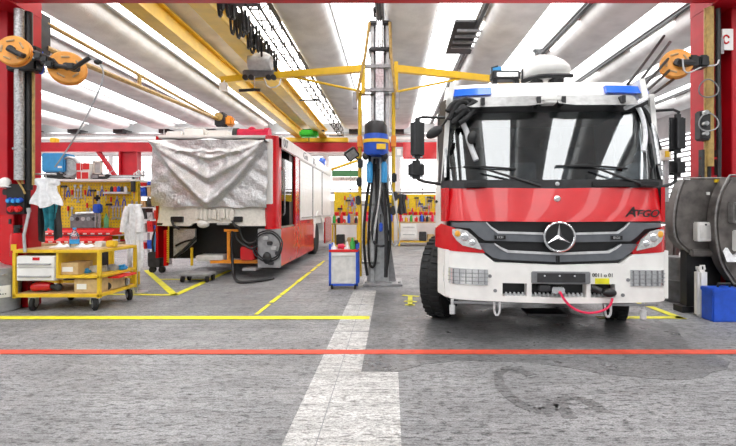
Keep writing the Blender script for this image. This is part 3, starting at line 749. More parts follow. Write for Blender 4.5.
# roof equipment
d = 1.15
mb_ = MB()
def rfn(pts): return [(lx(p[0], d), lz(p[1], d)) for p in pts]
mon = thing('water_cannon', 'white rounded roof water cannon on top of the front fire engine', 'water cannon', (lx(546, d) + TX, TY + d, zr))
WX = lambda px: lx(px, d) + TX
WZ = lambda py: lz(py, d)
def bulb(u, v):
    pass
bl = MB(); cxs = [521, 524, 529, 536, 544, 552, 560, 565, 568]; tops = [77, 66, 59, 55.5, 55.5, 57.5, 61, 65, 70]; bots = [81, 83, 83.5, 83, 82, 80, 79, 78, 76]
vs = []; n = 14
for i, px in enumerate(cxs):
    c = (WZ(tops[i]) + WZ(bots[i])) / 2; h = (WZ(tops[i]) - WZ(bots[i])) / 2; dy = .22 * (1 - ((i - 4) / 4.6) ** 2) ** .5
    vs += [(WX(px), TY + d + dy * math.cos(2 * PI * k / n), c + h * math.sin(2 * PI * k / n)) for k in range(n)]
bl.add(vs, [(i * n + k, i * n + (k + 1) % n, (i + 1) * n + (k + 1) % n, (i + 1) * n + k) for i in range(len(cxs) - 1) for k in range(n)] + [tuple(range(n))[::-1], tuple(range((len(cxs) - 1) * n, len(cxs) * n))])
bl.build('cover', 'white', mon)
MB().cyl((WX(535), TY + d, zr - .07), (WX(535), TY + d, WZ(79)), .10, 16).cyl((WX(556), TY + d, zr - .07), (WX(556), TY + d, WZ(79)), .10, 16).build('base', 'black', mon)
MB().tube([(WX(520), TY + d - .1, WZ(84)), (WX(528), TY + d - .24, WZ(82.5)), (WX(546), TY + d - .26, WZ(81.5)), (WX(566), TY + d - .2, WZ(80.5))], .03, 8, 1).build('guard_rail', 'black', mon)
MB().box(WX(534), WX(538), TY + d - .1, TY + d, WZ(57), WZ(52), .01).box(WX(532), WX(541), TY + d - .08, TY + d - .02, WZ(53.5), WZ(51)).build('sight_bracket', 'grey', mon)
lb = thing('work_lamp', 'black framed rectangular work lamp with blue cap on the front engine roof', 'lamp', (WX(504), TY + d, zr))
MB().box(WX(491), WX(519), TY + d - .09, TY + d + .1, WZ(81), WZ(72), .02).build('housing', 'dark', lb)
MB().box(WX(495), WX(516), TY + d - .105, TY + d - .088, WZ(79), WZ(74.5), .006).build('lens', 'lens', lb)
for px in (494, 516): MB().box(WX(px) - .03, WX(px) + .03, TY + d - .05, TY + d + .05, zr - .06, WZ(81)).build('foot', 'black', lb, False)
MB().box(WX(492), WX(502), TY + d, TY + d + .1, WZ(72), WZ(66), .015).build('cap', 'lightblue', lb)
for pts in (((490.5, 82), (490, 70), (496, 68.5)), ((520, 83), (520, 71))): MB().tube([(WX(q[0]), TY + d - .1, WZ(q[1])) for q in pts], .012, 6).build('cage_bar', 'black', lb)
# ================================================================== the covered fire engine on the left
D0 = 8.7
tk = thing('fire_engine_covered', 'red fire engine with silver tarpaulin over its front and white roller shutters along its side', 'fire engine', (-3.45, D0, 0))
XA, XB = X(153, D0), X(277, D0)
def ys(px): return D0 * (277 - PX) / (px - PX)       # depth at which the right side plane shows at pixel px
R_ = XB
# red cab corner and side frame
sp = MB()
MB().slab(lambda u, v: (R_ - .20 + .20 * math.sin(u * PI / 2), D0 + .16 - .16 * math.cos(u * PI / 2), .98 + 1.86 * v), 6, 2, (-.05, .05, 0)).build('corner_post', 'red', tk)
MB().box(R_ - .05, R_, D0 + .16, ys(281.5), .98, 2.84, .01).box(R_ - .05, R_, ys(295.5), ys(299.5), .98, 2.84, .01).box(R_ - .05, R_, D0 + .16, ys(299), 2.62, 2.84, .01).build('door_frame', 'red', tk)
MB().box(R_ - .04, R_ + .01, D0 + .05, ys(313.5), .20, .98, .03).box(R_ - .04, R_, ys(299), ys(313.5), .9, 1.1, .01).build('side_skirt', 'red', tk)
MB().box(R_ - .04, R_ + .01, ys(325), 16.6, .20, 1.10, .03).build('side_skirt', 'red', tk)
# open door with seat and window
MB().box(R_ - .9, R_ - .80, ys(281), ys(299), 1.0, 2.7).build('cab_partition', 'dark', tk, False)
MB().box(R_ - .75, R_ - .06, ys(292), ys(295.5), 1.0, 2.65).build('cab_rear_panel', 'black', tk, False)
se = MB().box(R_ - .6, R_ - .15, ys(286), ys(286) + .14, 1.5, 2.2, .05).box(R_ - .6, R_ - .15, ys(286) - .5, ys(286) + .1, 1.35, 1.52, .05).build('seat', 'grey', tk)
MB().box(R_ - .55, R_ - .2, ys(286) - .4, ys(286), 1.0, 1.36).build('seat_base', 'black', se, False)
MB().box(R_ - .035, R_ - .025, ys(283.5), ys(293), 1.55, 2.45).build('door_window', 'windscreen', tk, False)
MB().box(R_ - .08, R_ - .03, ys(281.5), ys(295.5), .98, 1.02).build('door_sill', 'steel', tk, False)
MB().tube([(R_ + .02, ys(282.3), 1.25), (R_ + .05, ys(282.3), 1.3), (R_ + .05, ys(282.3), 2.2), (R_ + .02, ys(282.3), 2.25)], .015, 8).build('grab_handle', 'steel', tk)
# shutters
for a, b in ((299.8, 312.6), (313, 321.8), (322.2, 331)):
    sh = MB(); y0, y1 = ys(a), ys(b) - .03; z0 = 1.1; z = z0; k = 0
    zz = []
    while z < 2.55: zz.append(z); z += .1
    pts = []
    for z in zz: pts += [(R_ - .004, z), (R_, z + .006), (R_, z + .094)]
    pts.append((R_ - .004, 2.6))
    sh.prism(pts + [(R_ - .03, 2.6), (R_ - .03, z0)], y0, y1, 'y')
    s_ = sh.build('roller_shutter', 'white', tk, False)
    MB().box(R_ - .02, R_ + .012, y0 - .03, y0, 1.1, 2.6).build('shutter_rail', 'midgrey', s_, False)
    MB().cyl((R_ + .02, y0 + .2, 1.17), (R_ + .02, y1 - .2, 1.17), .018, 8).build('shutter_handle', 'steel', s_)
# top band
tb = MB().box(R_ - .06, R_ + .015, D0 + .35, 16.6, 2.62, 2.90, .02).build('top_band', 'white', tk)
for px, body in ((285, "00'"), (305, 'Gn'), (314, 'K.')):
    text('band_lettering', body, (R_ + .02, ys(px), 2.76), .26, 'midgrey', tb, (PI / 2, 0, PI / 2), .006, sx=1.3 + (px - 285) * .03)
MB().ball((R_ - .05, ys(324), 2.98), .12, .35, .16).build('beacon', 'beacon', tk, label='blue beacon at the rear roof corner')
# body mass
MB().box(XA + .05, R_ - .05, ys(299.5), 16.6, .95, 2.86).build('body', 'red', tk)
MB().box(XA + .05, R_ - .85, D0 + .35, ys(299.5), 1.45, 2.80).build('cab_body', 'offwhite', tk)
MB().box(XA + .02, R_ - .02, D0 + .1, 16.6, 2.80, 2.86, .02).build('roof', 'white', tk)
MB().box(XA, XA + .05, D0 + .1, 16.6, .4, 2.84).build('side_panel', 'red', tk)
MB().box(-4.2, -2.9, D0 + 1.2, 16.4, .45, .95).build('chassis', 'black', tk, False)
def tyre2(x, y):
    t = MB().lathe([(.30, -.13), (.44, -.14), (.49, -.10), (.49, .10), (.44, .14), (.30, .13)], (x, y, .49), (1, 0, 0), 30).build('tyre', 'rubber', tk)
    MB().lathe([(.02, -.05), (.29, -.05), (.31, -.13), (.31, .13), (.29, .05), (.02, .05)], (x, y, .49), (1, 0, 0), 24).build('rim', 'midgrey', t)
for y in (ys(318.5), ): tyre2(R_ - .20, y); tyre2(XA + .2, y)
ar = MB(); yc = ys(318.5)
pr = [(yc + .80 * math.cos(PI * i / 12), .55 + .66 * math.sin(PI * i / 12)) for i in range(13)]
for a, b in zip(pr, pr[1:]): ar.prism([a, b, (yc + (b[0] - yc) * 1.12, .55 + (b[1] - .55) * 1.2), (yc + (a[0] - yc) * 1.12, .55 + (a[1] - .55) * 1.2)], R_ - .3, R_ + .03, 'x')
ar.build('wheel_arch', 'white', tk)
MB().box(R_ - .06, R_ - .01, ys(313.5), ys(325), .95, 1.1).build('arch_panel', 'white', tk, False)
# front below the tarp: cream nose, lamp pockets, central cover
ns = MB().slab(lambda u, v: (XA + .03 + (R_ - XA - .08) * u, D0 - .03 + .12 * abs(2 * u - 1) ** 4 + .05 * v, Z(226, D0) + (Z(204, D0) - Z(226, D0)) * v + (0.06 if .3 < u < .7 and v < .2 else 0)), 24, 4, (0, .12, 0)).build('nose_panel', 'cream', tk)
for a, b in ((172, 184), (232, 243)):
    MB().box(X(a, D0), X(b, D0), D0 - .07, D0 + .02, Z(222, D0), Z(216.5, D0), .01).build('lamp_pocket', 'black', ns)
    MB().tube([(X(a + 2, D0), D0 - .08, Z(221, D0)), (X(a + 5, D0), D0 - .12, Z(226, D0)), (X(a + 9, D0), D0 - .06, Z(229, D0))], .025, 8, 1).build('lamp_cable', 'black', ns)
bl = MB()
for i in range(9): bl.box(X(196 + i * 4.4, D0), X(200 + i * 4.4, D0), D0 - .09 + .02 * (i % 2), D0 + .05, Z(219 + (i * 7 % 3), D0), Z(209, D0), .02)
bl.build('radiator_cover', 'cream', tk, label='crumpled cream sheet over the radiator')
MB().box(X(217, D0), X(229, D0), D0 - .02, D0 + .06, Z(225, D0), Z(221, D0), .01).build('centre_lamp', 'lightgrey', tk)
MB().ball((X(204, D0), D0 - .03, Z(224, D0)), .12, .10, .08).build('filler_cap', 'offwhite', tk)
MB().box(XA + .05, R_ - .06, D0 + .5, D0 + .6, .35, 1.5).build('inner_bulkhead', 'black', tk, False)
MB().box(XA + .05, R_ - .06, D0 + .05, D0 + .5, 1.06, 1.1).build('underfloor', 'black', tk, False)
# left: red post, chain, slanted arch panel ; right: hatch panel with hose coil
MB().box(X(163, D0), X(166.5, D0), D0 + .02, D0 + .08, Z(266, D0), Z(230, D0)).build('front_post', 'red', tk, False)
ch = MB()
for i in range(15): ch.box(X(167, D0), X(168.8, D0), D0 - .01, D0 + .02, Z(230 + 2.2 * i, D0), Z(231.3 + 2.2 * i, D0))
ch.cyl((X(168, D0), D0 + .02, Z(263, D0)), (X(168, D0), D0 + .02, Z(226, D0)), .012, 6)
ch.build('safety_chain', 'yellow', tk, False)
MB().prism([(X(171, D0), Z(229, D0)), (X(193, D0), Z(229, D0)), (X(193, D0), Z(242, D0)), (X(182, D0), Z(252, D0)), (X(171, D0), Z(259, D0))], D0 + .1, D0 + .16, 'y').build('arch_liner', 'tarp', tk, False)
MB().tube([(X(172, D0), D0 + .09, Z(258, D0)), (X(183, D0), D0 + .06, Z(250, D0)), (X(194, D0), D0 + .08, Z(238, D0))], .03, 8, 1).tube([(X(174, D0), D0 + .07, Z(246, D0)), (X(182, D0), D0 + .06, Z(242, D0)), (X(190, D0), D0 + .08, Z(240, D0))], .02, 6, 1).build('arch_hose', 'black', tk)
hp = MB().box(X(257, D0), X(280, D0), D0 + .04, D0 + .1, Z(268, D0), Z(229, D0), .01).build('hatch_panel', 'midgrey', tk)
for r in (.29, .25):
    MB().tube([(X(268, D0) + r * math.cos(t) + .01 * math.sin(5 * t), D0 - .02 + .02 * math.sin(3 * t + r * 40), Z(246, D0) + r * 1.05 * math.sin(t)) for t in [2 * PI * k / 30 for k in range(31)]], .015, 8).build('hose_coil', 'black', hp)
for i in range(6): MB().box(X(263, D0) + .08 * i % .3, X(268, D0) + .08 * i % .3, D0 - .02, D0 + .05, Z(240 + 5 * i, D0), Z(236.5 + 5 * i, D0), .01).build('hatch_block', ('lightgrey', 'dark')[i % 2], hp)
MB().ball((X(267, D0), D0, Z(258, D0)), .09, .05, .12).build('coupling', 'black', hp)
# orange frame inside the open front
of = MB().box(X(208, D0), X(256, D0), D0 + .1, D0 + .16, Z(264, D0), Z(260.5, D0)).box(X(225, D0), X(228, D0), D0 + .1, D0 + .16, Z(260.5, D0), Z(231, D0)).box(X(222, D0), X(236, D0), D0 + .1, D0 + .16, Z(232, D0), Z(229.5, D0)).build('assembly_frame', 'orange', tk, False, 'orange frame in the open front')
MB().box(X(240, D0), X(254, D0), D0 + .0, D0 + .3, Z(260.5, D0), Z(247, D0), .02).build('battery_box', 'red', tk)
for pts in (((236, 232), (237, 240), (246, 246), (253, 249), (258, 246)), ((233, 231), (232, 245), (233, 264)), ((240, 230), (243, 240), (250, 244), (257, 241))):
    MB().tube([(X(p[0], D0), D0 - .03, Z(p[1], D0)) for p in pts], .022, 8, 2).build('loose_hose', 'black', tk)
MB().box(X(193, D0), X(221, D0), D0 + .1, D0 + .5, Z(262, D0), Z(256, D0), .02).build('engine_cover', 'offwhite', tk)
MB().box(X(189, D0), X(191, D0), D0 + .06, D0 + .1, Z(266, D0), Z(248, D0)).build('prop_bar', 'yellow', tk, False)
MB().box(X(244, D0), X(257, D0), D0 - .1, D0 + .5, Z(270, D0), Z(268, D0)).build('step_plate', 'midgrey', tk, False)
# roof items
MB().tube([(X(238, D0 + .4), D0 + .4, Z(135, D0 + .4)), (X(266, D0 + .4), D0 + .4, Z(135.5, D0 + .4))], .13, 16).build('roof_roll', 'pink', tk, label='magenta red roll on the cab roof')
for px in (237, 268): MB().cyl((X(px - 2.5, D0 + .4), D0 + .4, Z(135.2, D0 + .4)), (X(px + 2, D0 + .4), D0 + .4, Z(135.2, D0 + .4)), .15, 16).build('roll_cap', 'black' if px < 250 else 'pink', tk)
MB().ball((X(252, D0 + .4), D0 + .4, Z(129.5, D0 + .4)), .08, .08, .06).build('roll_knob', 'pink', tk)
for a, b, t_ in ((165, 182, 131), (184, 204, 128), (207, 228, 130)):
    MB().box(X(a, D0 + 1), X(b, D0 + 1), D0 + 1, D0 + 1.5, 2.84, Z(t_, D0 + 1), .03).build('roof_box', 'white', tk)
MB().tube([(X(164, D0 + .5), D0 + .5, 2.84), (X(164, D0 + .5), D0 + .5, Z(128, D0 + .5)), (X(234, D0 + .5), D0 + .5, Z(128, D0 + .5)), (X(234, D0 + .5), D0 + .5, 2.84)], .014, 6).build('roof_rail', 'lightgrey', tk)
# white trim beside the tarp
MB().box(X(265, D0), X(272.5, D0), D0 - .01, D0 + .08, Z(204, D0), Z(139, D0), .01).build('front_trim', 'white', tk)
# tarpaulin
def tarp(u, v):                         # u across, v from the roof (0) down to the hem (1)
    xl, xr = X(151.5, D0 - .1), X(266, D0 - .1)
    x = xl + (xr - xl) * u
    zt_, zb_ = Z(140.5 - 1.5 * math.sin(PI * u), D0 - .1), Z(206.5 + .8 * u, D0 - .1)
    if v < .14:
        t = v / .14; return (x + .03, D0 + .55 - .60 * t + .0, zt_ + .05 - .05 * t ** 2 + .02 * math.sin(u * 17))
    t = (v - .14) / .86
    c = abs(2 * u - 1); d = 0.0
    sw = 1 - c ** 1.25                                   # swag lines run from the top corners down to the middle
    for k, amp, wd in ((.26, .05, .05), (.55, .10, .10), (.92, .15, .13)):
        q = (t - k * sw - .02) / wd
        d += amp * math.exp(-q * q) * (1 - .35 * c) if q < 0 else amp * math.exp(-q * q * 5) * (1 - .35 * c)
    d += .07 * max(0, t - .93 * sw - .1) * (1.0 + .25 * math.sin(11 * (u if u < .5 else 1 - u) - 14 * t))
    d += .007 * math.sin(14 * (u if u < .5 else 1 - u) + 23 * t + 2 * math.sin(5 * u)) * (t > .1) * min(1, 4 * (t - .1)) * (.3 + c) + .004 * math.sin(33 * u - 27 * t)
    d += .05 * math.exp(-((u - .42) / .022) ** 2 - ((t - .30) / .14) ** 2) + .05 * math.exp(-((u - .66) / .022) ** 2 - ((t - .27) / .12) ** 2)
    d += .03 * math.exp(-((t - .18 - .01 * math.sin(40 * u)) / .022) ** 2) * (1 if .2 < u < .8 else 0)
    return (x - .02 * math.sin(t * 3) * (1 if u < .5 else -1) * c, D0 - .05 - d, zt_ + (zb_ - zt_) * t + .015 * math.sin(u * 23) * t)
tp = MB().slab(tarp, 90, 70, (0, .012, 0))
o = single(tp, 'tarpaulin', 'tarp', 'crumpled silver tarpaulin draped over the front of the red truck', 'tarpaulin')

# low dolly under its nose, floor bits
dl = thing('floor_dolly', 'low grey creeper board on the floor under the covered truck nose', 'dolly', (X(196, 8.45), 8.45, 0))
MB().box(X(183, 8.4), X(213, 8.4), 8.2, 8.6, .12, .17, .02).build('board', 'midgrey', dl)
for px in (186, 210):
    for y in (8.26, 8.54): MB().cyl((X(px, 8.4) - .02, y, .06), (X(px, 8.4) + .02, y, .06), .06, 12).build('caster', 'black', dl)
single(MB().tube([(X(233, 8.6), 8.55, .5), (X(233, 8.5), 8.5, .15), (X(237, 8.2), 8.15, .03), (X(246, 8.1), 8.1, .03), (X(262, 8.3), 8.3, .03), (X(272, 8.5), 8.6, .03)], .028, 8, 2), 'air_hose', 'black', 'black hose trailing on the floor below the covered truck nose', 'hose')

# ================================================================== central lifting post
CY = 8.2
cp = thing('jib_column', 'tall pale steel post with two yellow jib arms standing between the two trucks', 'crane', (X(382, CY), CY, 0))
g = MB(); xa, xb = X(371, CY), X(389, CY)
g.box(xa, xa + .06, CY - .16, CY + .16, .04, 4.75).box(xb - .06, xb, CY - .16, CY + .16, .04, 4.75).box(xa, xb, CY - .02, CY + .04, .04, 4.75)
g.build('post', 'lightgrey', cp, False)
MB().box(X(364, CY), X(402, CY), CY - .38, CY + .35, 0, .04, .005).build('base_plate', 'midgrey', cp)
for s, px0, px1 in ((-1, 367, 371), (1, 389, 396)): MB().prism([(X(px0, CY), .04), (X(px1, CY), .04), (X(380 + s * 9, CY), 1.0)], CY - .04, CY + .04, 'y').build('gusset', 'midgrey', cp, False)
for px in (367, 375, 391, 399): MB().cyl((X(px, CY), CY - .3, .04), (X(px, CY), CY - .3, .08), .025, 6).build('anchor_bolt', 'steel', cp)
MB().box(X(376, CY), X(384, CY), CY - .2, CY - .15, 2.5, 4.72).build('slide_rail', 'steel', cp, False)
for py in (26, 52): MB().box(X(369, CY), X(391, CY), CY - .22, CY + .22, Z(py + 3, CY), Z(py - 1, CY), .02).build('collar', 'black', cp)
MB().tube([(X(375, CY), CY - .2, Z(22, CY)), (X(374, CY), CY - .25, Z(12, CY)), (X(375.5, CY), CY - .1, 5.0)], .02, 8, 1).build('feed_cable', 'black', cp)
for i, px in enumerate((378, 380, 382)): MB().tube([(X(px, CY), CY - .23, Z(26, CY)), (X(px, CY), CY - .23, Z(52, CY))], .012, 6).build('guide_rod', 'chrome', cp)
for s, pts in ((-1, ((370, 28), (366, 60), (356, 108))), (1, ((390, 28), (391, 60), (397, 108)))):
    MB().tube([(X(px, CY), CY - .25, Z(py, CY)) for px, py in pts], .028, 8).build('stay_tube', 'brass', cp)
    ex = pts[-1]
    MB().box(X(ex[0] - 2, CY), X(ex[0] + 2, CY), CY - .28, CY - .2, Z(ex[1] + 4, CY), Z(ex[1] - 12, CY), .01).build('stay_weight', 'midgrey', cp)
# pivots and arms
for s, pxp, tip, brace in ((-1, 364, (222, 80, 8.75), (300, 86)), (1, 396, (528, 83, 9.0), (455, 84.5))):
    xp = X(pxp, CY)
    MB().box(xp - .035, xp + .035, CY - .26, CY - .19, Z(97, CY), Z(66, CY)).build('pivot_post', 'yellow', cp, False)
    for py in (70, 93): MB().box(min(xp, X(380, CY)), max(xp, X(380, CY)), CY - .24, CY - .16, Z(py + 1.5, CY), Z(py - 1.5, CY)).build('pivot_bracket', 'midgrey', cp, False)
    a = Vector((xp, CY - .22, Z(72.5, CY))); b = Vector((X(tip[0], tip[2]), tip[2], Z(tip[1], tip[2])))
    dr = (b - a).normalized(); nr = dr.cross(Vector((0, 0, 1))).normalized() * .05; up = Vector((0, 0, .06))
    am = MB()
    for t_ in ((1, 1), ): 
        vs = [p + sx * nr + sz * up for p in (a, b) for sx in (-1, 1) for sz in (-1, 1)]
        am.add(vs, [(0, 1, 3, 2), (4, 6, 7, 5), (0, 4, 5, 1), (2, 3, 7, 6), (0, 2, 6, 4), (1, 5, 7, 3)])
    arm = am.build('jib_arm', 'crane_yellow', cp, False)
    t_ = (brace[0] - pxp) / (tip[0] - pxp); m_ = a + (b - a) * t_ * 1.02 - up
    MB().tube([(xp, CY - .22, Z(95, CY)), tuple(m_)], .022, 8).build('brace', 'yellow', cp)
# yellow side pipes
for px, py0, py1 in ((360.5, 95, 275), (393.5, 95, 215)): MB().cyl((X(px, CY), CY - .15, Z(py1, CY)), (X(px, CY), CY - .15, Z(py0, CY)), .035, 10).build('side_pipe', 'yellow', cp)
for px in (360.5, 393.5):
    for py in (143,): MB().box(X(px - 2.5, CY), X(px + 2.5, CY), CY - .22, CY - .08, Z(149, CY), Z(137, CY), .02).build('pipe_clamp', 'orange', cp)
    for py in (97, 205, 262): 
        if not (px > 380 and py > 250): MB().box(min(X(px, CY), X(380, CY)), max(X(px, CY), X(380, CY)), CY - .16, CY - .14, Z(py + 1, CY), Z(py - 1, CY)).build('pipe_bracket', 'midgrey', cp, False)
for px, py in ((361, 164), (360, 182), (394, 178), (395, 196), (359, 200), (393, 210)):
    MB().box(X(px - 2.5, CY), X(px + 2.5, CY), CY - .24, CY - .1, Z(py + 5, CY), Z(py - 4, CY), .02).build('valve_block', ('orange', 'dark', 'black', 'dark', 'midgrey', 'black')[int(px + py) % 6], cp)
# hanging floodlight at the left pipe
fl = thing('floodlight', 'small dark tilted floodlight fixed at the left pipe of the central post', 'lamp', (X(353, CY), CY - .2, 2.1))
b = MB().box(-.12, .12, -.05, .05, -.10, .10, .02); b.xf(Matrix.Translation((X(352.5, CY), CY - .2, Z(155.5, CY))) @ Matrix.Rotation(-.6, 4, 'Y') @ Matrix.Rotation(.4, 4, 'X')); b.build('housing', 'dark', fl)
b = MB().box(-.09, .09, -.058, -.049, -.07, .07); b.xf(Matrix.Translation((X(352.5, CY), CY - .2, Z(155.5, CY))) @ Matrix.Rotation(-.6, 4, 'Y') @ Matrix.Rotation(.4, 4, 'X')); b.build('lens', 'steel', fl)
MB().tube([(X(354, CY), CY - .16, Z(158, CY)), (X(358, CY), CY - .15, Z(160, CY)), (X(360, CY), CY - .15, Z(160, CY))], .015, 8).build('bracket', 'black', fl)
# blue winch motor with yellow band
wm = thing('hose_reel_motor', 'blue and black motor drum with a yellow band on the central post', 'motor', (X(376.5, CY), CY - .35, 2.4))
c = (X(376.5, CY), CY - .36)
MB().lathe([(.02, 0), (.19, 0), (.22, .04), (.22, .24), (.02, .24)], (c[0], c[1], Z(158, CY)), (0, 0, 1), 24).build('lower_drum', 'blue', wm)
MB().lathe([(.02, 0), (.235, 0), (.235, .06), (.02, .06)], (c[0], c[1], Z(146.5, CY)), (0, 0, 1), 24).build('band', 'yellow', wm)
MB().lathe([(.02, 0), (.215, 0), (.215, .10), (.02, .1)], (c[0], c[1], Z(143.5, CY)), (0, 0, 1), 24).build('upper_drum', 'blue', wm)
MB().lathe([(.02, 0), (.20, 0), (.20, .16), (.15, .23), (.02, .25)], (c[0], c[1], Z(138.2, CY)), (0, 0, 1), 24).build('motor_cap', 'black', wm)
MB().box(c[0] + .02, c[0] + .18, c[1] - .245, c[1] - .20, Z(153.5, CY), Z(148.5, CY)).build('plate', 'yellow', wm, False)
MB().box(c[0] - .25, c[0] + .25, c[1] + .1, CY - .17, Z(152, CY), Z(141, CY), .02).build('mount', 'orange', wm)
for px in (367, 385): MB().ball((X(px, CY), c[1] - .06, Z(159, CY)), .06, .06, .07).build('foot', 'black', wm)
# light blue cylinders below
for px, lab in ((370.5, 'light blue cylinder under the motor drum, the one nearer the tool cart'), (384.5, 'light blue cylinder under the motor drum, the one nearer the front truck')):
    t = thing('air_filter', lab, 'cylinder', (X(px, CY), CY - .3, 1.6), group='cylinders under the motor drum')
    MB().lathe([(.02, 0), (.05, .01), (.055, .05), (.055, .34), (.03, .38), (.02, .4)], (X(px, CY), CY - .3, Z(184, CY)), (0, 0, 1), 14).build('bowl', 'lightblue', t)
    MB().cyl((X(px, CY), CY - .3, Z(164, CY)), (X(px, CY), CY - .3, Z(158, CY)), .03).build('neck', 'dark', t)
    MB().box(X(px, CY) - .03, X(px, CY) + .03, CY - .25, CY - .15, Z(172, CY), Z(170, CY)).build('clip', 'dark', t, False)
# hoses hanging on the post
hs = [(((375, 160), (372, 190), (369, 230), (369, 262), (374, 268), (377, 255), (377, 200), (376, 165)), .022, 'rubber', 'thick black hose hanging in the longest loop on the central post'),
      (((378, 160), (378, 185), (384, 215), (392, 240), (384, 246), (374, 244), (372, 225), (378, 200), (380, 170)), .022, 'dark', 'dark hose coiled in a round loop low on the central post'),
      (((381, 160), (381, 190), (376, 225), (374, 240)), .018, 'lightgrey', 'pale grey hose hanging down from the motor drum'),
      (((383, 165), (389, 205), (391, 232), (388, 260), (386, 274)), .024, 'rubber', 'black hose hanging down beside the right edge of the post'),
      (((373, 165), (367, 200), (364, 235), (366, 262), (368, 274)), .026, 'rubber', 'black hose hanging down beside the left edge of the post'),
      (((385, 160), (393, 195), (398, 222), (400, 240), (394, 247), (390, 235), (388, 215)), .014, 'lightgrey', 'thin pale cable looping out to the right of the post'),
      (((384, 190), (387, 240), (386, 275)), .036, 'dark', 'broad dark cable sleeve running down the face of the post')]
for i, (pts, r, mt, lab) in enumerate(hs):
    single(MB().tube([(X(px, CY), CY - .21 - .025 * (i % 4) - .02 * math.sin(j * 1.3), Z(py, CY)) for j, (px, py) in enumerate(pts)], r, 8, 2), 'hose', mt, lab, 'hose', 'hoses hanging on the central post')
bh = thing('blue_tool', 'small blue handheld tool hanging low on the left of the post', 'tool', (X(366, CY), CY - .3, 1.1))
MB().box(X(379.5, CY), X(383, CY), CY - .36, CY - .28, Z(231, CY), Z(222, CY), .02).build('body', 'blue', bh); MB().cyl((X(381, CY), CY - .3, Z(222, CY)), (X(381, CY), CY - .28, Z(214, CY)), .012).build('hanger', 'dark', bh)
bh['label'] = 'small blue handheld tool hanging between the hoses of the post'
# hoist on the left jib arm
ht = thing('chain_hoist', 'grey electric chain hoist hanging on the left yellow jib arm', 'hoist', (X(262, 8.5), 8.5, 3.8))
Yh = 8.48
MB().box(X(244, Yh), X(276, Yh), Yh - .1, Yh + .08, Z(77.5, Yh), Z(71, Yh), .02).build('trolley', 'grey', ht)
MB().cyl((X(252, Yh), Yh - .18, Z(66, Yh)), (X(274, Yh), Yh - .18, Z(66.5, Yh)), .13, 18).build('motor', 'lightgrey', ht)
MB().ball((X(264, Yh), Yh - .14, Z(63, Yh)), .22, .14, .16).build('motor_cover', 'white', ht)
for px in (247, 253, 270, 275): MB().cyl((X(px, Yh), Yh - .13, Z(79, Yh)), (X(px, Yh), Yh - .07, Z(79, Yh)), .05, 12).build('roller', 'dark', ht)
MB().cyl((X(256, Yh), Yh - .1, Z(90, Yh)), (X(256, Yh), Yh - .1, Z(78, Yh)), .012, 6).build('chain', 'steel', ht)
MB().tube([(X(241, Yh), Yh - .1, Z(92, Yh)), (X(256, Yh), Yh - .1, Z(91, Yh)), (X(262, Yh), Yh - .1, Z(91.5, Yh))], .03, 8).build('hook_bar', 'black', ht)
MB().tube([(X(266, Yh), Yh - .12, Z(80, Yh)), (X(270, Yh), Yh - .14, Z(90, Yh)), (X(280, Yh), Yh - .1, Z(88, Yh)), (X(282, Yh), Yh - .08, Z(80, Yh))], .014, 6, 1).build('control_cable', 'white', ht)
MB().box(X(222, 8.7), X(229, 8.7), 8.55, 8.65, Z(92, 8.7), Z(84.5, 8.7)).cyl((X(225, 8.7), 8.6, Z(85, 8.7)), (X(225, 8.7), 8.7, Z(80, 8.7)), .012).build('control_pendant', 'white', ht, False)

# ================================================================== tool cart by the post
Yc = 7.55
tc = thing('tool_cart', 'small wheeled tool cart with white panel, blue frame and red tray beside the central post', 'cart', (X(343, Yc), Yc, 0))
x0, x1 = X(329, Yc), X(358, Yc); zb, zt2 = Z(284, Yc), Z(252, Yc)
cb = MB().box(x0 + .03, x1 - .03, Yc, Yc + .36, zb, zt2, .01).build('cabinet', 'offwhite', tc)
dr = MB().box(x0 + .05, x1 - .05, Yc - .02, Yc, Z(255.5, Yc), Z(252.5, Yc)).build('drawer', 'white', tc)
for x in (x0, x1 - .035):
    for y in (Yc - .01, Yc + .33): MB().box(x, x + .035, y, y + .035, Z(286, Yc), Z(244, Yc)).build('frame_post', 'blue', tc, False)
MB().box(x0, x1, Yc - .02, Yc + .38, zt2, zt2 + .04, .005).build('tray', 'red_bin', tc)
MB().box(x0, x1, Yc - .01, Yc + .02, zb - .03, zb).build('rail', 'blue', tc, False)
for x in (x0 + .05, x1 - .05):
    for y in (Yc + .03, Yc + .32): 
        k = MB().cyl((x - .018, y, .05), (x + .018, y, .05), .05, 14).build('wheel', 'rubber', tc)
        MB().box(x - .025, x + .025, y - .02, y + .02, .05, zb).build('fork', 'steel', k, False)
zt3 = zt2 + .04
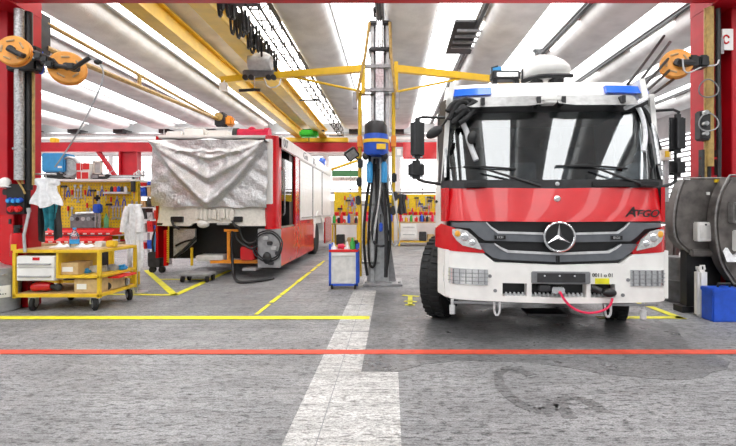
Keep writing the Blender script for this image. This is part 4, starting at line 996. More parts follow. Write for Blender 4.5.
for i, (px, hgt, wpx, mt, lab, kind) in enumerate(((333, .12, 6, 'cloth_white', 'crumpled white rag at the left end of the tool cart tray', 'rag'), (340, .10, 6, 'pink', 'pinkish red oil can lying on the tool cart tray', 'can'), (346, .13, 6, 'cloth_white', 'crumpled white rag in the middle of the tool cart tray', 'rag'), (352, .2, 5, 'green', 'green spray bottle standing on the tool cart tray', 'bottle'), (355.5, .15, 4, 'dark', 'dark tin at the right end of the tool cart tray', 'tin'), (337, .05, 10, 'steel', 'steel wrench lying at the front of the tool cart tray', 'wrench'))):
    xx = X(px, Yc); wv = wpx * Yc / F / 2; yy = Yc + (.05 if i == 5 else .10 + .05 * (i % 3)); q = MB()
    if kind == 'rag':
        q.slab(lambda u, v: (xx + (u - .5) * 2 * wv, yy - .08 + .18 * v, zt3 + hgt * math.sin(PI * u) * math.sin(PI * v) * (.75 + .25 * math.sin(9 * u + 7 * v))), 10, 10, (0, 0, .006)); nm = 'rag'
    elif kind in ('bottle', 'tin'):
        q.lathe([(.01, 0), (wv, 0), (wv, hgt * .6), (wv * .45, hgt * .75), (wv * .4, hgt), (.01, hgt)] if kind == 'bottle' else [(.01, 0), (wv, 0), (wv, hgt), (wv * .8, hgt), (wv * .8, hgt * .9), (.01, hgt * .9)], (xx, yy, zt3)); nm = 'spray_bottle' if kind == 'bottle' else 'tin'
    elif kind == 'can': q.cyl((xx - wv, yy - .02, zt3 + .045), (xx + wv, yy, zt3 + .045), .045, 14).cyl((xx + wv, yy, zt3 + .045), (xx + wv + .03, yy, zt3 + .045), .012); nm = 'oil_can'
    else: q.box(xx - wv, xx + wv, yy - .012, yy + .012, zt3, zt3 + .012).cyl((xx - wv, yy, zt3), (xx - wv, yy, zt3 + .014), .025, 10); nm = 'wrench'
    single(q, nm, mt, lab, kind)
# ================================================================== yellow parts trolley on the left
YT0, YT1 = 5.88, 6.74
TXa, TXb = -5.06, -3.89
tz = Z(250, YT0) - .02
tt = thing('parts_trolley', 'large yellow wheeled parts trolley with shelves and a two drawer unit', 'trolley', ((TXa + TXb) / 2, (YT0 + YT1) / 2, 0))
MB().box(TXa, TXb, YT0, YT1, tz - .02, tz + .02, .006).build('top_frame', 'yellow', tt)
MB().box(TXa + .04, TXb - .04, YT0 + .04, YT1 - .04, tz + .02, tz + .03).build('top_board', 'wood', tt, False)
for x in (TXa, TXb - .04):
    for y in (YT0, YT1 - .04): MB().box(x, x + .04, y, y + .04, .18, tz - .02).build('corner_post', 'yellow', tt, False)
MB().box(TXa, TXb, YT0, YT1, .19, .235, .006).build('lower_shelf', 'yellow', tt)
MB().box(TXa + .04, TXb - .04, YT0 + .04, YT1 - .04, .235, .245).build('shelf_board', 'wood', tt, False)
zm = Z(277, YT0)
xd = X(55.5, YT0)
MB().box(xd, TXb, YT0, YT1, zm - .02, zm + .02, .006).build('middle_shelf', 'yellow', tt)
MB().box(xd, xd + .03, YT0 + .01, YT1 - .01, zm, tz - .02).build('divider', 'yellow', tt, False)
du = MB().box(TXa + .05, xd - .005, YT0 + .02, YT1 - .05, Z(281, YT0), Z(256, YT0), .006).build('drawer_unit', 'offwhite', tt)
for a, b in ((267.5, 256.5), (280.5, 268)):
    f = MB().box(TXa + .06, xd - .015, YT0 - .005, YT0 + .02, Z(a, YT0), Z(b, YT0), .005).build('drawer', 'white', tt)
    zz = Z((a + b) / 2 + 2, YT0)
    MB().tube([(TXa + .10, YT0, zz), (TXa + .10, YT0 - .03, zz), (xd - .06, YT0 - .03, zz), (xd - .06, YT0, zz)], .012, 6).build('handle', 'midgrey', f)
MB().box(X(33, YT0), X(40, YT0), YT0 - .01, YT0 - .004, Z(260.3, YT0), Z(257.3, YT0)).build('drawer_label', 'red', tt, False, 'small red plate on the upper drawer')
for x, y in ((TXa + .22, YT0 + .08), (TXb - .12, YT0 + .08), (TXa + .22, YT1 - .08), (TXb - .06, YT1 - .1)):
    k = MB().lathe([(.02, -.03), (.075, -.03), (.092, -.018), (.092, .018), (.075, .03), (.02, .03)], (0, 0, 0), (1, 0, 0), 24).xf(Matrix.Translation((x, y, .092)) @ Matrix.Rotation(.5 * (x > -4.5) + .3, 4, 'Z')).build('caster_wheel', 'rubber', tt)
    MB().lathe([(.01, -.034), (.05, -.034), (.05, .034), (.01, .034)], (0, 0, 0), (1, 0, 0), 18).xf(Matrix.Translation((x, y, .092)) @ Matrix.Rotation(.5 * (x > -4.5) + .3, 4, 'Z')).build('wheel_hub', 'steel', k)
    MB().box(x - .05, x - .035, y - .03, y + .03, .09, .185).box(x + .035, x + .05, y - .03, y + .03, .09, .185).box(x - .05, x + .05, y - .04, y + .04, .175, .19).build('caster_fork', 'steel', k, False)
def carton(name, px0, px1, py0, py1, Y, dep, label, mt='card', lbl=True, cat='box', lab_w=.4):
    t = thing(name, label, cat, (X((px0 + px1) / 2, Y), Y + dep / 2, Z(py1, Y)))
    x0, x1, z0, z1 = X(px0, Y), X(px1, Y), Z(py1, Y), Z(py0, Y)
    MB().box(x0, x1, Y, Y + dep, z0, z1, .006).build('box_body', mt, t)
    MB().box(x0 - .003, x1 + .003, Y + dep * .47, Y + dep * .53, z1 - .002, z1 + .003).build('tape', 'wood', t, False)
    if lbl: MB().box(x0 + (x1 - x0) * .12, x0 + (x1 - x0) * (.12 + lab_w), Y - .004, Y, z0 + (z1 - z0) * .25, z0 + (z1 - z0) * .65).build('box_label', 'white', t, False)
    return t
def sit(t, z):   # rest a world-authored thing on a surface
    t.location.z = z
sit(carton('cardboard_box', 60, 78, 263, 275, YT0 + .06, .3, 'brown open cardboard box on the middle shelf of the yellow trolley', lab_w=.6), zm + .021)
sit(carton('cardboard_box', 74, 98, 281.5, 295, YT0 + .05, .3, 'large brown cardboard box with white label on the lower trolley shelf'), .246)
t = carton('spool_box', 104, 112, 279, 292, 6.15, .3, 'brown box with a round hole at the right of the lower trolley shelf', lbl=False); sit(t, .246)
MB().cyl((X(108, 6.15), 6.15, Z(286, 6.15)), (X(108, 6.15), 6.143, Z(286, 6.15)), .05, 18).build('round_hole', 'dark', t)
single(MB().slab(lambda u, v: (-4.15 + .36 * u, 6.14 + .42 * v, .246 + .162 + .01 * math.sin(9 * u) * math.sin(7 * v)), 8, 6, (0, 0, .02)), 'red_tray', 'red_bin', 'flat red tray lying over the boxes on the lower trolley shelf', 'tray')
# things lying on the trolley
t = thing('angle_grinder', 'red power tool lying on the lower trolley shelf under the drawers', 'power tool', (X(42, 6.0), 6.0, .246))
MB().tube([(X(33, 6), 6.0, .30), (X(40, 6), 6.0, .325), (X(52, 6), 6.0, .32)], lambda q: .05 + .018 * math.sin(q * PI), 12, 1).build('body', 'red', t)
MB().cyl((X(52, 6), 6.0, .32), (X(58, 6), 5.99, .31), .034, 12).ball((X(59, 6), 5.99, .31), .05, .04, .055).build('head', 'dark', t)
MB().tube([(X(33, 6), 6.0, .30), (X(29, 6), 6.03, .27), (X(25, 6), 6.1, .26), (X(24, 6), 6.2, .258)], .012, 6, 1).build('cord', 'black', t)
t = thing('power_drill', 'black power drill lying behind the red tool under the drawers', 'power tool', (X(30, 6.25), 6.25, .246))
MB().cyl((X(22, 6.25), 6.25, .31), (X(33, 6.25), 6.25, .32), .055, 12).cyl((X(33, 6.25), 6.25, .32), (X(37, 6.25), 6.25, .32), .025, 10).build('body', 'dark', t)
MB().box(X(24, 6.25), X(27, 6.25), 6.1, 6.25, .25, .30, .015).build('grip', 'black', t)
for i in range(6):
    q = MB(); x = X(85 + i * 7.3, 6.2 + .05 * i); y = 6.02 + .09 * i; mt = ('steel', 'lightblue', 'offwhite', 'steel', 'midgrey', 'lightblue')[i]
    h = (.05, .04, .07, .06, .07, .05)[i]
    q.box(x - .06, x + .06, y - .05, y + .05, zm + .0205, zm + .02 + h, .012).cyl((x - .05, y - .02, zm + .02 + h), (x + .05, y - .02, zm + .02 + h + .015), .018, 8)
    single(q, 'machine_part', mt, ('bright steel machine part leftmost on the middle trolley shelf', 'blue machine part second from the left on the middle trolley shelf', 'whitish machine part third from the left on the middle trolley shelf', 'steel machine part fourth from the left on the middle trolley shelf', 'grey machine part next to the last blue one on the middle trolley shelf', 'blue machine part at the right end of the middle trolley shelf')[i], 'machine part', 'small parts on the middle trolley shelf')
for i in range(3):
    x = -4.02 + .04 * i; y = 6.45 + .07 * i - .07
    single(MB().box(x - .05, x + .05, y - .03, y + .03, .2455, .31 + .02 * i, .012).cyl((x, y, .3), (x + .05, y, .34), .02, 8), 'metal_fitting', 'steel', ('lowest', 'middle', 'tallest')[i] + ' of three shiny metal fittings at the right end of the lower trolley shelf', 'fitting', 'fittings on the lower trolley shelf')
t = thing('plastic_bottle', 'clear plastic water bottle standing on the yellow trolley top', 'bottle', (X(74.5, 6.2), 6.2, tz + .03))
b0 = tz + .031
MB().lathe([(.01, 0), (.055, .0), (.06, .02), (.055, .08), (.06, .14), (.055, .17), (.02, .23), (.02, .25), (.01, .25)], (X(74.5, 6.2), 6.2, b0), (0, 0, 1), 18).build('bottle_body', 'bottle', t)
MB().cyl((X(74.5, 6.2), 6.2, b0 + .25), (X(74.5, 6.2), 6.2, b0 + .275), .023, 14).build('cap', 'lightblue', t)
MB().lathe([(.0605, .05), (.0615, .05), (.0615, .11), (.0605, .11)], (X(74.5, 6.2), 6.2, b0), (0, 0, 1), 18).build('bottle_label', 'lightblue', t)
for px, w_, d_, h, mt, nm, lab in ((62, .16, .14, .07, 'cloth_white', 'rag', 'crumpled white rag left of the bottle on the yellow trolley'), (84, .22, .16, .06, 'cloth_white', 'rag', 'crumpled white rag right of the bottle on the yellow trolley'), (100, .10, .1, .08, 'offwhite', 'paper_pad', 'stack of pale papers on the yellow trolley top'), (112, .12, .1, .09, 'yellow', 'yellow_case', 'small yellow case on the yellow trolley top near the right end')):
    y = 6.25; x = X(px, y); q = MB()
    if nm == 'rag': q.slab(lambda u, v: (x + (u - .5) * w_ * 1.3, y - .1 + d_ * 1.3 * v, tz + .031 + h * (math.sin(PI * u) * math.sin(PI * v)) * (.6 + .4 * math.sin(11 * u + 8 * v))), 14, 10, (0, 0, .006))
    elif nm == 'paper_pad':
        for i in range(4): q.box(x - w_ / 2 + .01 * (i % 2), x + w_ / 2 + .008 * (i % 3), y - d_ / 2, y + d_ / 2, tz + .031 + .02 * i, tz + .05 + .02 * i, .003)
    else: q.box(x - w_ / 2, x + w_ / 2, y - d_ / 2, y + d_ / 2, tz + .031, tz + .031 + h, .012).box(x - .03, x + .03, y - d_ / 2 - .01, y - d_ / 2, tz + .06, tz + .075)
    single(q, nm, mt, lab, 'rag' if nm == 'rag' else ('paper' if nm == 'paper_pad' else 'case'))
# grey bin with the white R plate
t = thing('waste_bin', 'grey round metal bin with a white R plate beside the yellow trolley', 'bin', (-5.31, 5.98, 0))
MB().lathe([(.02, 0), (.205, 0), (.215, .02), (.235, .56), (.245, .58), (.225, .58), (.205, .05), (.02, .04)], (-5.31, 5.98, .005), (0, 0, 1), 28).build('bin_body', 'midgrey', t)
MB().slab(lambda u, v: (-5.31 + .236 * math.sin(.25 + .95 * u), 5.98 - .236 * math.cos(.25 + .95 * u), Z(298, 5.8) + (Z(286, 5.8) - Z(298, 5.8)) * v), 8, 1, (.001, -.006, 0)).build('bin_sign', 'white', t)
a_ = .5
text('bin_lettering', 'R..', (-5.31 + .25 * math.sin(.74), 5.98 - .25 * math.cos(.74), Z(292, 5.8)), .12, 'black', t, (PI / 2, 0, .74), .002)
MB().slab(lambda u, v: (-5.31 + .4 * (u - .5), 5.98 + .35 * (v - .5), .50 + .12 * math.sin(PI * u) * math.sin(PI * v) * (1 + .4 * math.sin(12 * u) * math.sin(9 * v))), 12, 12, (0, 0, .01)).build('bin_liner', 'tarp', t)

# ================================================================== around the left red post
YL = 6.08
single(MB().tube([(X(21.3, 6.05), 6.02, z) for z in (Z(180, 6.02), 3.0, 4.1)], .06, 20).tube([(X(21, 6.05), 6.02, Z(148, 6.02)), (X(21, 6.05), 6.02, Z(150, 6.02))], .075, 16), 'exhaust_duct', 'duct', 'ribbed silver exhaust duct running up the left red post', 'duct')
single(MB().cyl((X(29, 6.1), 6.1, Z(190, 6.1)), (X(29, 6.1), 6.1, 4.1), .045, 10), 'cable_conduit', 'black', 'black cable trunk running up the left red post', 'conduit')
single(MB().cyl((X(33.5, 6.08), 6.08, Z(185, 6.08)), (X(33.5, 6.08), 6.08, Z(60, 6.08)), .018, 8), 'conduit', 'brass', 'thin brass coloured pipe beside the silver duct on the left post', 'pipe')
t = thing('socket_box', 'black power socket box with blue and red sockets on the left red post', 'socket box', (X(18, YL), YL, Z(212, YL)))
MB().box(X(8, YL), X(28, YL), YL - .04, YL + .06, Z(214, YL), Z(184, YL), .015).build('housing', 'black', t)
for px in (13.5, 18.5, 23.5):
    s_ = MB().cyl((X(px, YL), YL - .04, Z(200, YL)), (X(px, YL), YL - .09, Z(201, YL)), .034, 14).build('socket', 'blue', t)
    MB().cyl((X(px, YL), YL - .09, Z(201, YL)), (X(px, YL), YL - .10, Z(201, YL)), .026, 14).build('socket_lid', 'lightblue', s_)
for px in (15.5, 22):
    s_ = MB().cyl((X(px, YL), YL - .04, Z(208.5, YL)), (X(px, YL), YL - .09, Z(209.5, YL)), .042, 14).build('socket', 'red_bin', t)
    MB().cyl((X(px, YL), YL - .09, Z(209.5, YL)), (X(px, YL), YL - .10, Z(209.5, YL)), .03, 14).build('socket_lid', 'red', s_)
MB().tube([(X(24, YL), YL - .02, Z(184, YL)), (X(23, YL), YL - .05, Z(175, YL)), (X(26, YL), YL, Z(165, YL))], .016, 8, 1).tube([(X(20, YL), YL - .05, Z(180, YL)), (X(26, YL), YL - .06, Z(188, YL)), (X(28, YL), YL - .05, Z(194, YL))], .012, 6, 1).build('cord', 'brass', t)
t = thing('hard_hat', 'white hard hat hanging beside the socket box on the left post', 'helmet', (X(7, YL), YL, Z(190, YL)))
MB().ball((X(7, YL), YL - .03, Z(183, YL)), .075, .07, .075).build('shell', 'white', t); MB().ball((X(7, YL), YL - .04, Z(187, YL)), .095, .095, .014).build('brim', 'white', t)
MB().box(X(3, YL), X(11, YL), YL - .02, YL + .05, Z(195, YL), Z(189, YL), .01).build('hook', 'dark', t)
t = thing('red_cabinet', 'tall red metal cabinet standing at the foot of the left post', 'cabinet', (X(8, 6.15), 6.2, 0))
MB().box(-5.95, X(14, 6.12), 6.12, 6.148, .0, Z(213, 6.12), .008).build('cabinet_body', 'red_steel', t)
MB().box(-5.93, X(13, 6.1), 6.105, 6.12, .08, Z(215, 6.1), .005).build('door', 'red', t)
MB().box(X(9, 6.1), X(11, 6.1), 6.09, 6.105, Z(224, 6.1), Z(219, 6.1)).build('lock', 'dark', t, False)
t = thing('fire_extinguisher', 'red canister with yellow label and black valve below the socket box', 'fire extinguisher', (X(15.5, 6.0), 6.02, .6))
MB().lathe([(.02, 0), (.07, 0), (.077, .02), (.077, .26), (.07, .31), (.03, .33), (.02, .33)], (X(15.5, 6.0), 6.02, Z(257, 6.0)), (0, 0, 1), 20).build('tank', 'red', t)
MB().cyl((X(15.5, 6.0), 6.02, Z(233, 6.0)), (X(15.5, 6.0), 6.02, Z(226, 6.0)), .035, 12).box(X(14, 6.0), X(21, 6.0), 5.99, 6.03, Z(228, 6.0), Z(225, 6.0)).build('valve', 'black', t)
MB().box(X(15, 6), X(19.5, 6), 5.935, 5.95, Z(250, 6), Z(244, 6)).build('label_plate', 'yellow', t, False)
MB().box(X(13, 6.0), X(18, 6.0), 6.05, 6.104, Z(246, 6.0), Z(242, 6.0)).build('bracket', 'dark', t)
single(MB().tube([(X(26, 5.95), 6.0, Z(212, 5.95)), (X(30, 5.95), 5.85, Z(235, 5.95)), (X(33, 5.95), 5.82, Z(252, 5.95) + .01)], .018, 10).cyl((X(26, 5.95), 6.0, Z(212, 5.95)), (X(25.5, 5.95), 6.0, Z(208, 5.95)), .025), 'pump_lance', 'midgrey', 'grey metal lance leaning between the red canister and the trolley', 'lance')
# coat rail, white overall and teal jacket
single(MB().cyl((-5.20, 6.12, 1.86), (-4.66, 6.12, 1.86), .014, 8).box(-5.22, -5.18, 6.11, 6.15, 1.8, 1.9), 'coat_rail', 'steel', 'short steel rail holding the white shirt and teal jacket at the left post', 'rail')
def cloth(px0, px1, py0, py1, Y, seed, wav=.03):
    x0, x1, z0, z1 = X(px0, Y), X(px1, Y), Z(py1, Y), Z(py0, Y); r = random.Random(seed); ph = r.random() * 6
    def fn(u, v):
        wd = .82 + .18 * math.sin(v * 5 + ph) if v < .8 else .9
        x = (x0 + x1) / 2 + (u - .5) * (x1 - x0) * wd
        return (x, Y - wav * math.sin(u * 15 + 3 * v + ph) * (1 - .3 * v) - .03 * math.sin(PI * u), z0 + (z1 - z0) * v + .03 * math.sin(u * 8 + ph) * (1 - v) - .02 * (2 * u - 1) ** 2 * v)
    return MB().slab(fn, 26, 16, (0, .02, 0))
single(cloth(31, 61, 178, 206, 6.06, 3), 'white_shirt', 'cloth_white', 'white shirt hanging from the rail beside the left red post', 'shirt')
tj = thing('teal_jacket', 'teal work jacket with black edges hanging below the white shirt', 'jacket', (X(50, 6.16), 6.2, 1.1))
q = cloth(42, 58, 196, 229, 6.22, 5); q.build('jacket_body', 'teal', tj)
cloth(39, 45, 200, 240, 6.24, 6).build('sleeve', 'dark', tj); cloth(55, 60, 198, 238, 6.25, 8).build('sleeve', 'dark', tj)
MB().cyl((X(50, 6.2), 6.22, Z(198, 6.2)), (X(50, 6.2), 6.12, 1.85), .008, 6).build('hanger', 'steel', tj)

# ================================================================== work bench with pegboard behind the trolley
def bench(xa, xb, Yf, Yb, top, mt, label, cat='workbench', drawers=None, grp=None):
    t = thing('workbench', label, cat, ((xa + xb) / 2, (Yf + Yb) / 2, 0))
    MB().box(xa, xb, Yf, Yb, top - .05, top, .006).build('worktop', 'wood', t)
    for x in (xa + .02, xb - .08):
        for y in (Yf + .02, Yb - .08): MB().box(x, x + .06, y, y + .06, 0, top - .05).build('leg', mt, t, False)
    MB().box(xa + .05, xb - .05, Yf + .05, Yb - .05, .14, .18).build('lower_shelf', mt, t, False)
    if drawers:
        for (da, db) in drawers:
            MB().box(da, db, Yf + .02, Yb - .1, .3, top - .05).build('drawer_cabinet', 'offwhite', t, False)
            n_ = 2
            for k in range(n_):
                z0 = .31 + k * (top - .37) / n_
                f = MB().box(da + .02, db - .02, Yf, Yf + .02, z0, z0 + (top - .40) / n_, .004).build('drawer', 'white', t)
                MB().box(da + .1, db - .1, Yf - .02, Yf, z0 + .12, z0 + .14).build('handle', 'midgrey', f, False)
    return t
YP = 8.05
wb = bench(-6.5, -4.62, 7.3, 8.0, .80, 'yellow', 'long workbench with red bins behind the yellow trolley')
MB().box(-6.42, -4.7, 7.38, 7.42, .18, .75).build('front_panel', 'dark', wb, False)  # added dark sheet standing in for the shade beneath the bench
pb = thing('pegboard', 'yellow perforated tool board standing behind the red bins on the left', 'tool board', (-5.3, YP, .80))
px0, px1 = X(58, YP), X(138.5, YP)
bmh = MB().box(px0, px1, YP, YP + .03, .82, Z(182, YP)); bmh.build('board', 'peg_yellow', pb, False)
MB().box(px0, px0 + .05, YP - .02, YP + .05, 0, Z(181, YP)).build('side_post', 'yellow', pb, False); MB().box(px1 - .05, px1, YP - .02, YP + .05, 0, Z(181, YP)).build('side_post', 'yellow', pb, False)
hl = MB()
for i in range(26):
    for j in range(14): hl.box(px0 + .08 + i * .052, px0 + .10 + i * .052, YP - .003, YP, 1.0 + j * .062, 1.02 + j * .062)
hl.build('holes', 'brass', pb, False)['kind'] = 'stuff'
MB().box(X(40, YP) - .02, px1, YP - .12, YP + .3, Z(181.5, YP), Z(179.5, YP)).build('top_shelf', 'white', pb, False)
MB().box(X(41, YP), X(42, YP), YP - .02, YP + .03, 0, Z(181.5, YP)).build('shelf_post', 'yellow', pb, False)
MB().box(X(108, YP), X(131, YP), YP - .14, YP, Z(194, YP), Z(192, YP)).build('small_shelf', 'lightgrey', pb, False)
MB().box(px0 + .05, px1 - .05, YP - .42, YP - .02, Z(234.5, YP), Z(233.7, YP)).build('bin_shelf', 'midgrey', pb, False)
for x in (px0 + .1, px1 - .12): MB().box(x, x + .02, YP - .4, YP - .38, .80, Z(234.5, YP)).build('shelf_leg', 'midgrey', pb, False)
# red bins in two rows
def red_bin(x, y, z, w_, lab, grp):
    t = thing('storage_bin', lab, 'bin', (x, y, z), group=grp, world=False)
    MB().prism([(-.17, 0), (.12, 0), (.12, .115), (-.08, .115), (-.08, .085), (-.17, .045)], -w_ / 2, w_ / 2, 'x').build('bin_shell', 'red_bin', t, False)
    MB().box(-w_ / 2 + .012, w_ / 2 - .012, -.075, .108, .112, .118).build('bin_mouth', 'dark', t, False)
    MB().box(-w_ * .25, w_ * .25, -.175, -.17, .012, .034).build('label_holder', 'white', t, False)
    return t
zr1, zr2 = Z(233.7, YP) + .001, .801
b0_ = red_bin(px0 + .14, YP - .28, zr1, .125, 'red open storage bin in the upper row on the bench behind the trolley', 'red bins in the upper row')
for i in range(1, 9): dup(b0_, (px0 + .14 + i * .133, YP - .28, zr1))
b1_ = dup(b0_, (px0 + .10, YP - .48, zr2), None, 'red open storage bin in the lower row on the bench behind the trolley', 'red bins in the lower row')
for i in range(1, 9): dup(b1_, (px0 + .10 + i * .133, YP - .48, zr2))
# hung tools
def tool(kind, mt1, mt2):
    t = thing(kind, '', 'tool', (0, 0, 0), world=False)
    if kind == 'screwdriver':
        MB().cyl((0, 0, 0), (0, 0, -.09), .016, 8).build('handle', mt1, t); MB().cyl((0, 0, -.09), (0, 0, -.20), .006, 6).build('shaft', mt2, t)
    elif kind == 'wrench':
        MB().box(-.01, .01, -.005, .005, -.20, -.02).build('shank', mt2, t, False); MB().cyl((0, -.006, 0), (0, .006, 0), .026, 10).build('ring_end', mt2, t); MB().prism([(-.028, -.2), (.028, -.2), (.026, -.24), (.012, -.222), (-.012, -.222), (-.026, -.24)], -.006, .006, 'y').build('open_end', mt2, t, False)
    elif kind == 'pliers':
        MB().tube([(0, 0, -.06), (-.02, 0, -.1), (-.028, 0, -.19)], .009, 6).build('handle', mt1, t); MB().tube([(0, 0, -.06), (.02, 0, -.1), (.028, 0, -.19)], .009, 6).build('handle', mt1, t); MB().prism([(-.022, -.06), (.022, -.06), (.008, .0), (-.008, .0)], -.008, .008, 'y').build('jaw', mt2, t, False)
    elif kind == 'hammer':
        MB().cyl((0, 0, -.02), (0, 0, -.27), .012, 8).build('handle', mt1, t); MB().box(-.055, .055, -.016, .016, -.03, .008, .006).build('head', mt2, t)
    return t
protos = {k: tool(k, a, b) for k, a, b in (('screwdriver', 'red_bin', 'steel'), ('wrench', 'steel', 'steel'), ('pliers', 'blue', 'steel'), ('hammer', 'wood', 'dark'))}
used = set()
def hang(kind, loc, lab, grp, sc=1.0):
    if kind not in used:
        used.add(kind); o = protos[kind]; o.location = loc; o['label'] = lab; o['group'] = grp
    else: o = dup(protos[kind], loc, None, lab, grp)
    o.scale = (sc,) * 3; return o
PLAN = [(64, 186, 'hammer'), (68, 187, 'pliers'), (72, 190, 'screwdriver'), (75, 186, 'wrench'), (78, 190, 'wrench'), (81, 186, 'wrench'), (85, 190, 'screwdriver'), (89, 186, 'pliers'), (93, 190, 'hammer'), (102, 186, 'pliers'), (106, 190, 'screwdriver'), (68, 206, 'screwdriver'), (72, 208, 'wrench'), (87, 203, 'screwdriver'), (90, 208, 'pliers'),
        (113, 207, 'wrench'), (116, 206, 'wrench'), (119, 207, 'wrench'), (122, 206, 'wrench'), (125, 208, 'screwdriver'), (109, 204, 'hammer'), (111, 197, 'screwdriver'), (117, 196, 'pliers'), (124, 196, 'pliers'), (134, 188, 'screwdriver'), (132, 200, 'pliers')]
for px, py, k in PLAN:
    row = 'upper' if py < 193 else ('lower' if py > 202 else 'middle')
    hang(k, (X(px, YP - .02), YP - .018, Z(py, YP)), '%s hanging in the %s part of the yellow tool board behind the trolley' % (k, row), '%ss in the %s part of the left tool board' % (k.rstrip('s'), row), 1.0)
# machines on the bench
t = thing('bench_vise', 'dark steel machine with a rounded body standing before the left tool board', 'machine', (X(74, 7.85), 7.85, zr1))
zb_ = Z(233.7, YP) + .13
x0, x1 = X(62, 7.75), X(92, 7.75)
t.location.z = .8
MB().box(x0, x1, YP - .14, YP - .03, 1.0, Z(214, 7.75), .04).build('machine_body', 'grey', t)
MB().cyl((x0 + .1, YP - .08, Z(214, 7.75)), (x1 - .06, YP - .08, Z(213, 7.75)), .04, 12).build('spindle', 'steel', t)
for i in range(5): MB().cyl((x0 + .06 + .1 * i, YP - .15, 1.2), (x0 + .06 + .1 * i, YP - .13, 1.2), .035, 12).build('knob', ('steel', 'dark', 'lightgrey')[i % 3], t)
MB().box(x0 + .03, x1 - .03, YP - .12, YP - .04, .80, 1.0).build('pedestal', 'dark', t, False)
t = thing('bench_drill', 'small drill with black head and blue body before the left tool board', 'drill', (X(98, 7.9), 7.9, .8))
MB().cyl((X(97, 7.9), 7.95, .8), (X(97, 7.9), 7.95, Z(198, 7.9)), .025, 10).build('column', 'steel', t)
MB().box(X(93.5, 7.9), X(100.5, 7.9), 7.86, 7.98, Z(213, 7.9), Z(204, 7.9), .02).build('motor', 'blue', t)
MB().box(X(94, 7.9), X(99, 7.9), 7.87, 7.97, Z(201, 7.9), Z(195, 7.9), .03).build('drill_head', 'black', t)
MB().cyl((X(97, 7.9), 7.93, Z(195, 7.9)), (X(97, 7.9), 7.93, Z(191, 7.9)), .02, 10).build('cap', 'lightgrey', t)
for px, lab in ((95, 'tall steel tube left of the drill column on the bench'), (99.5, 'tall pale tube right of the drill column on the bench')):
    single(MB().cyl((X(px, 7.8), 7.82, .80), (X(px, 7.8), 7.82, Z(214, 7.8)), .016, 10), 'tube', 'steel', lab, 'tube')
single(MB().lathe([(.01, 0), (.04, 0), (.04, .18), (.015, .24), (.015, .27), (.01, .27)], (X(106, 7.85), 7.86, Z(214, 7.85) - .26), (0, 0, 1), 14).cyl((X(106, 7.85), 7.86, .8), (X(106, 7.85), 7.86, Z(214, 7.85) - .26), .03), 'oil_bottle', 'sign_green', 'green oil bottle standing right of the drill on the bench', 'bottle')
t = thing('black_spray_can', 'black spray can standing at the right end of the tool board shelf', 'can', (X(129.5, 7.95), 7.95, 1.5))
MB().lathe([(.01, 0), (.04, 0), (.04, .2), (.03, .23), (.02, .24), (.01, .24)], (X(130.5, 7.9), YP - .07, Z(192, YP) + .001), (0, 0, 1), 14).build('can_body', 'black', t); MB().cyl((X(130.5, 7.9), YP - .07, Z(192, YP) + .24), (X(130.5, 7.9), YP - .07, Z(192, YP) + .27), .02, 10).build('cap', 'dark', t)
t.location.z = t.location.z
for i, (px, mt) in enumerate(((110, 'black'), (113.5, 'red_bin'), (117, 'blue'), (120.5, 'black'), (124, 'lightgrey'))):
    single(MB().lathe([(.008, 0), (.03, 0), (.03, .07), (.018, .09), (.018, .1), (.008, .1)], (X(px, 7.93), YP - .07, Z(192, YP) + .001), (0, 0, 1), 12), 'small_jar', mt, ('black jar at the left end', 'red jar next to the black one', 'blue jar in the middle', 'second black jar beside the blue one', 'pale grey jar nearest the spray can')[i] + ' of the small shelf on the tool board', 'jar')
# on the top shelf: blue reel box, disc, striped box, radio, frame
zs = Z(179.5, YP) + .001
t = thing('hose_reel_box', 'bright blue box of a hose reel on the shelf over the jackets', 'hose reel', (X(52, 7.95), 7.95, zs))
MB().box(X(41, 7.95), X(64, 7.95), 7.95, 8.25, Z(172, 7.95), Z(153, 7.95), .02).build('blue_housing', 'lightblue', t)
MB().box(X(42, 7.95), X(64, 7.95), 7.96, 8.24, zs, Z(172, 7.95), .03).build('lower_housing', 'black', t)
MB().box(X(58, 7.95), X(62, 7.95), 7.944, 7.95, Z(168, 7.95), Z(166, 7.95)).build('plate', 'white', t, False)
MB().lathe([(.02, 0), (.19, 0), (.21, .03), (.21, .10), (.19, .13), (.02, .13)], (X(69, 8.05), 8.0, Z(167.5, 8.05)), (0, 1, 0), 30).build('reel_disc', 'steel', t)
MB().tube([(X(69, 8) + .17 * math.cos(a), 7.985, Z(167.5, 8.05) + .17 * math.sin(a)) for a in [2 * PI * k / 24 for k in range(25)]], .02, 6).build('hose_turn', 'midgrey', t)
MB().box(X(66, 8.05), X(72, 8.05), 8.0, 8.14, zs, Z(176, 8.05)).build('reel_foot', 'dark', t, False)
t = thing('striped_box', 'white box with red bands on the shelf over the tool board', 'box', (X(83, 7.95), 7.95, zs))
xx0, xx1 = X(76.5, 7.95), X(89.5, 7.95)
MB().box(xx0, xx1, 7.95, 8.2, zs, Z(163, 7.95), .005).build('box_body', 'white', t)
for a, b, c, d_ in ((.0, .28, .55, .98), (.36, .46, .55, .98), (.5, .98, .6, .98), (.02, .32, .02, .45), (.42, .9, .02, .42)):
    MB().box(xx0 + (xx1 - xx0) * a, xx0 + (xx1 - xx0) * b, 7.944, 7.95, zs + (Z(163, 7.95) - zs) * c, zs + (Z(163, 7.95) - zs) * d_).build('red_band', 'red_bin', t, False)
t = thing('radio', 'black radio with white front on the shelf right of the striped box', 'radio', (X(98, 7.95), 7.95, zs))
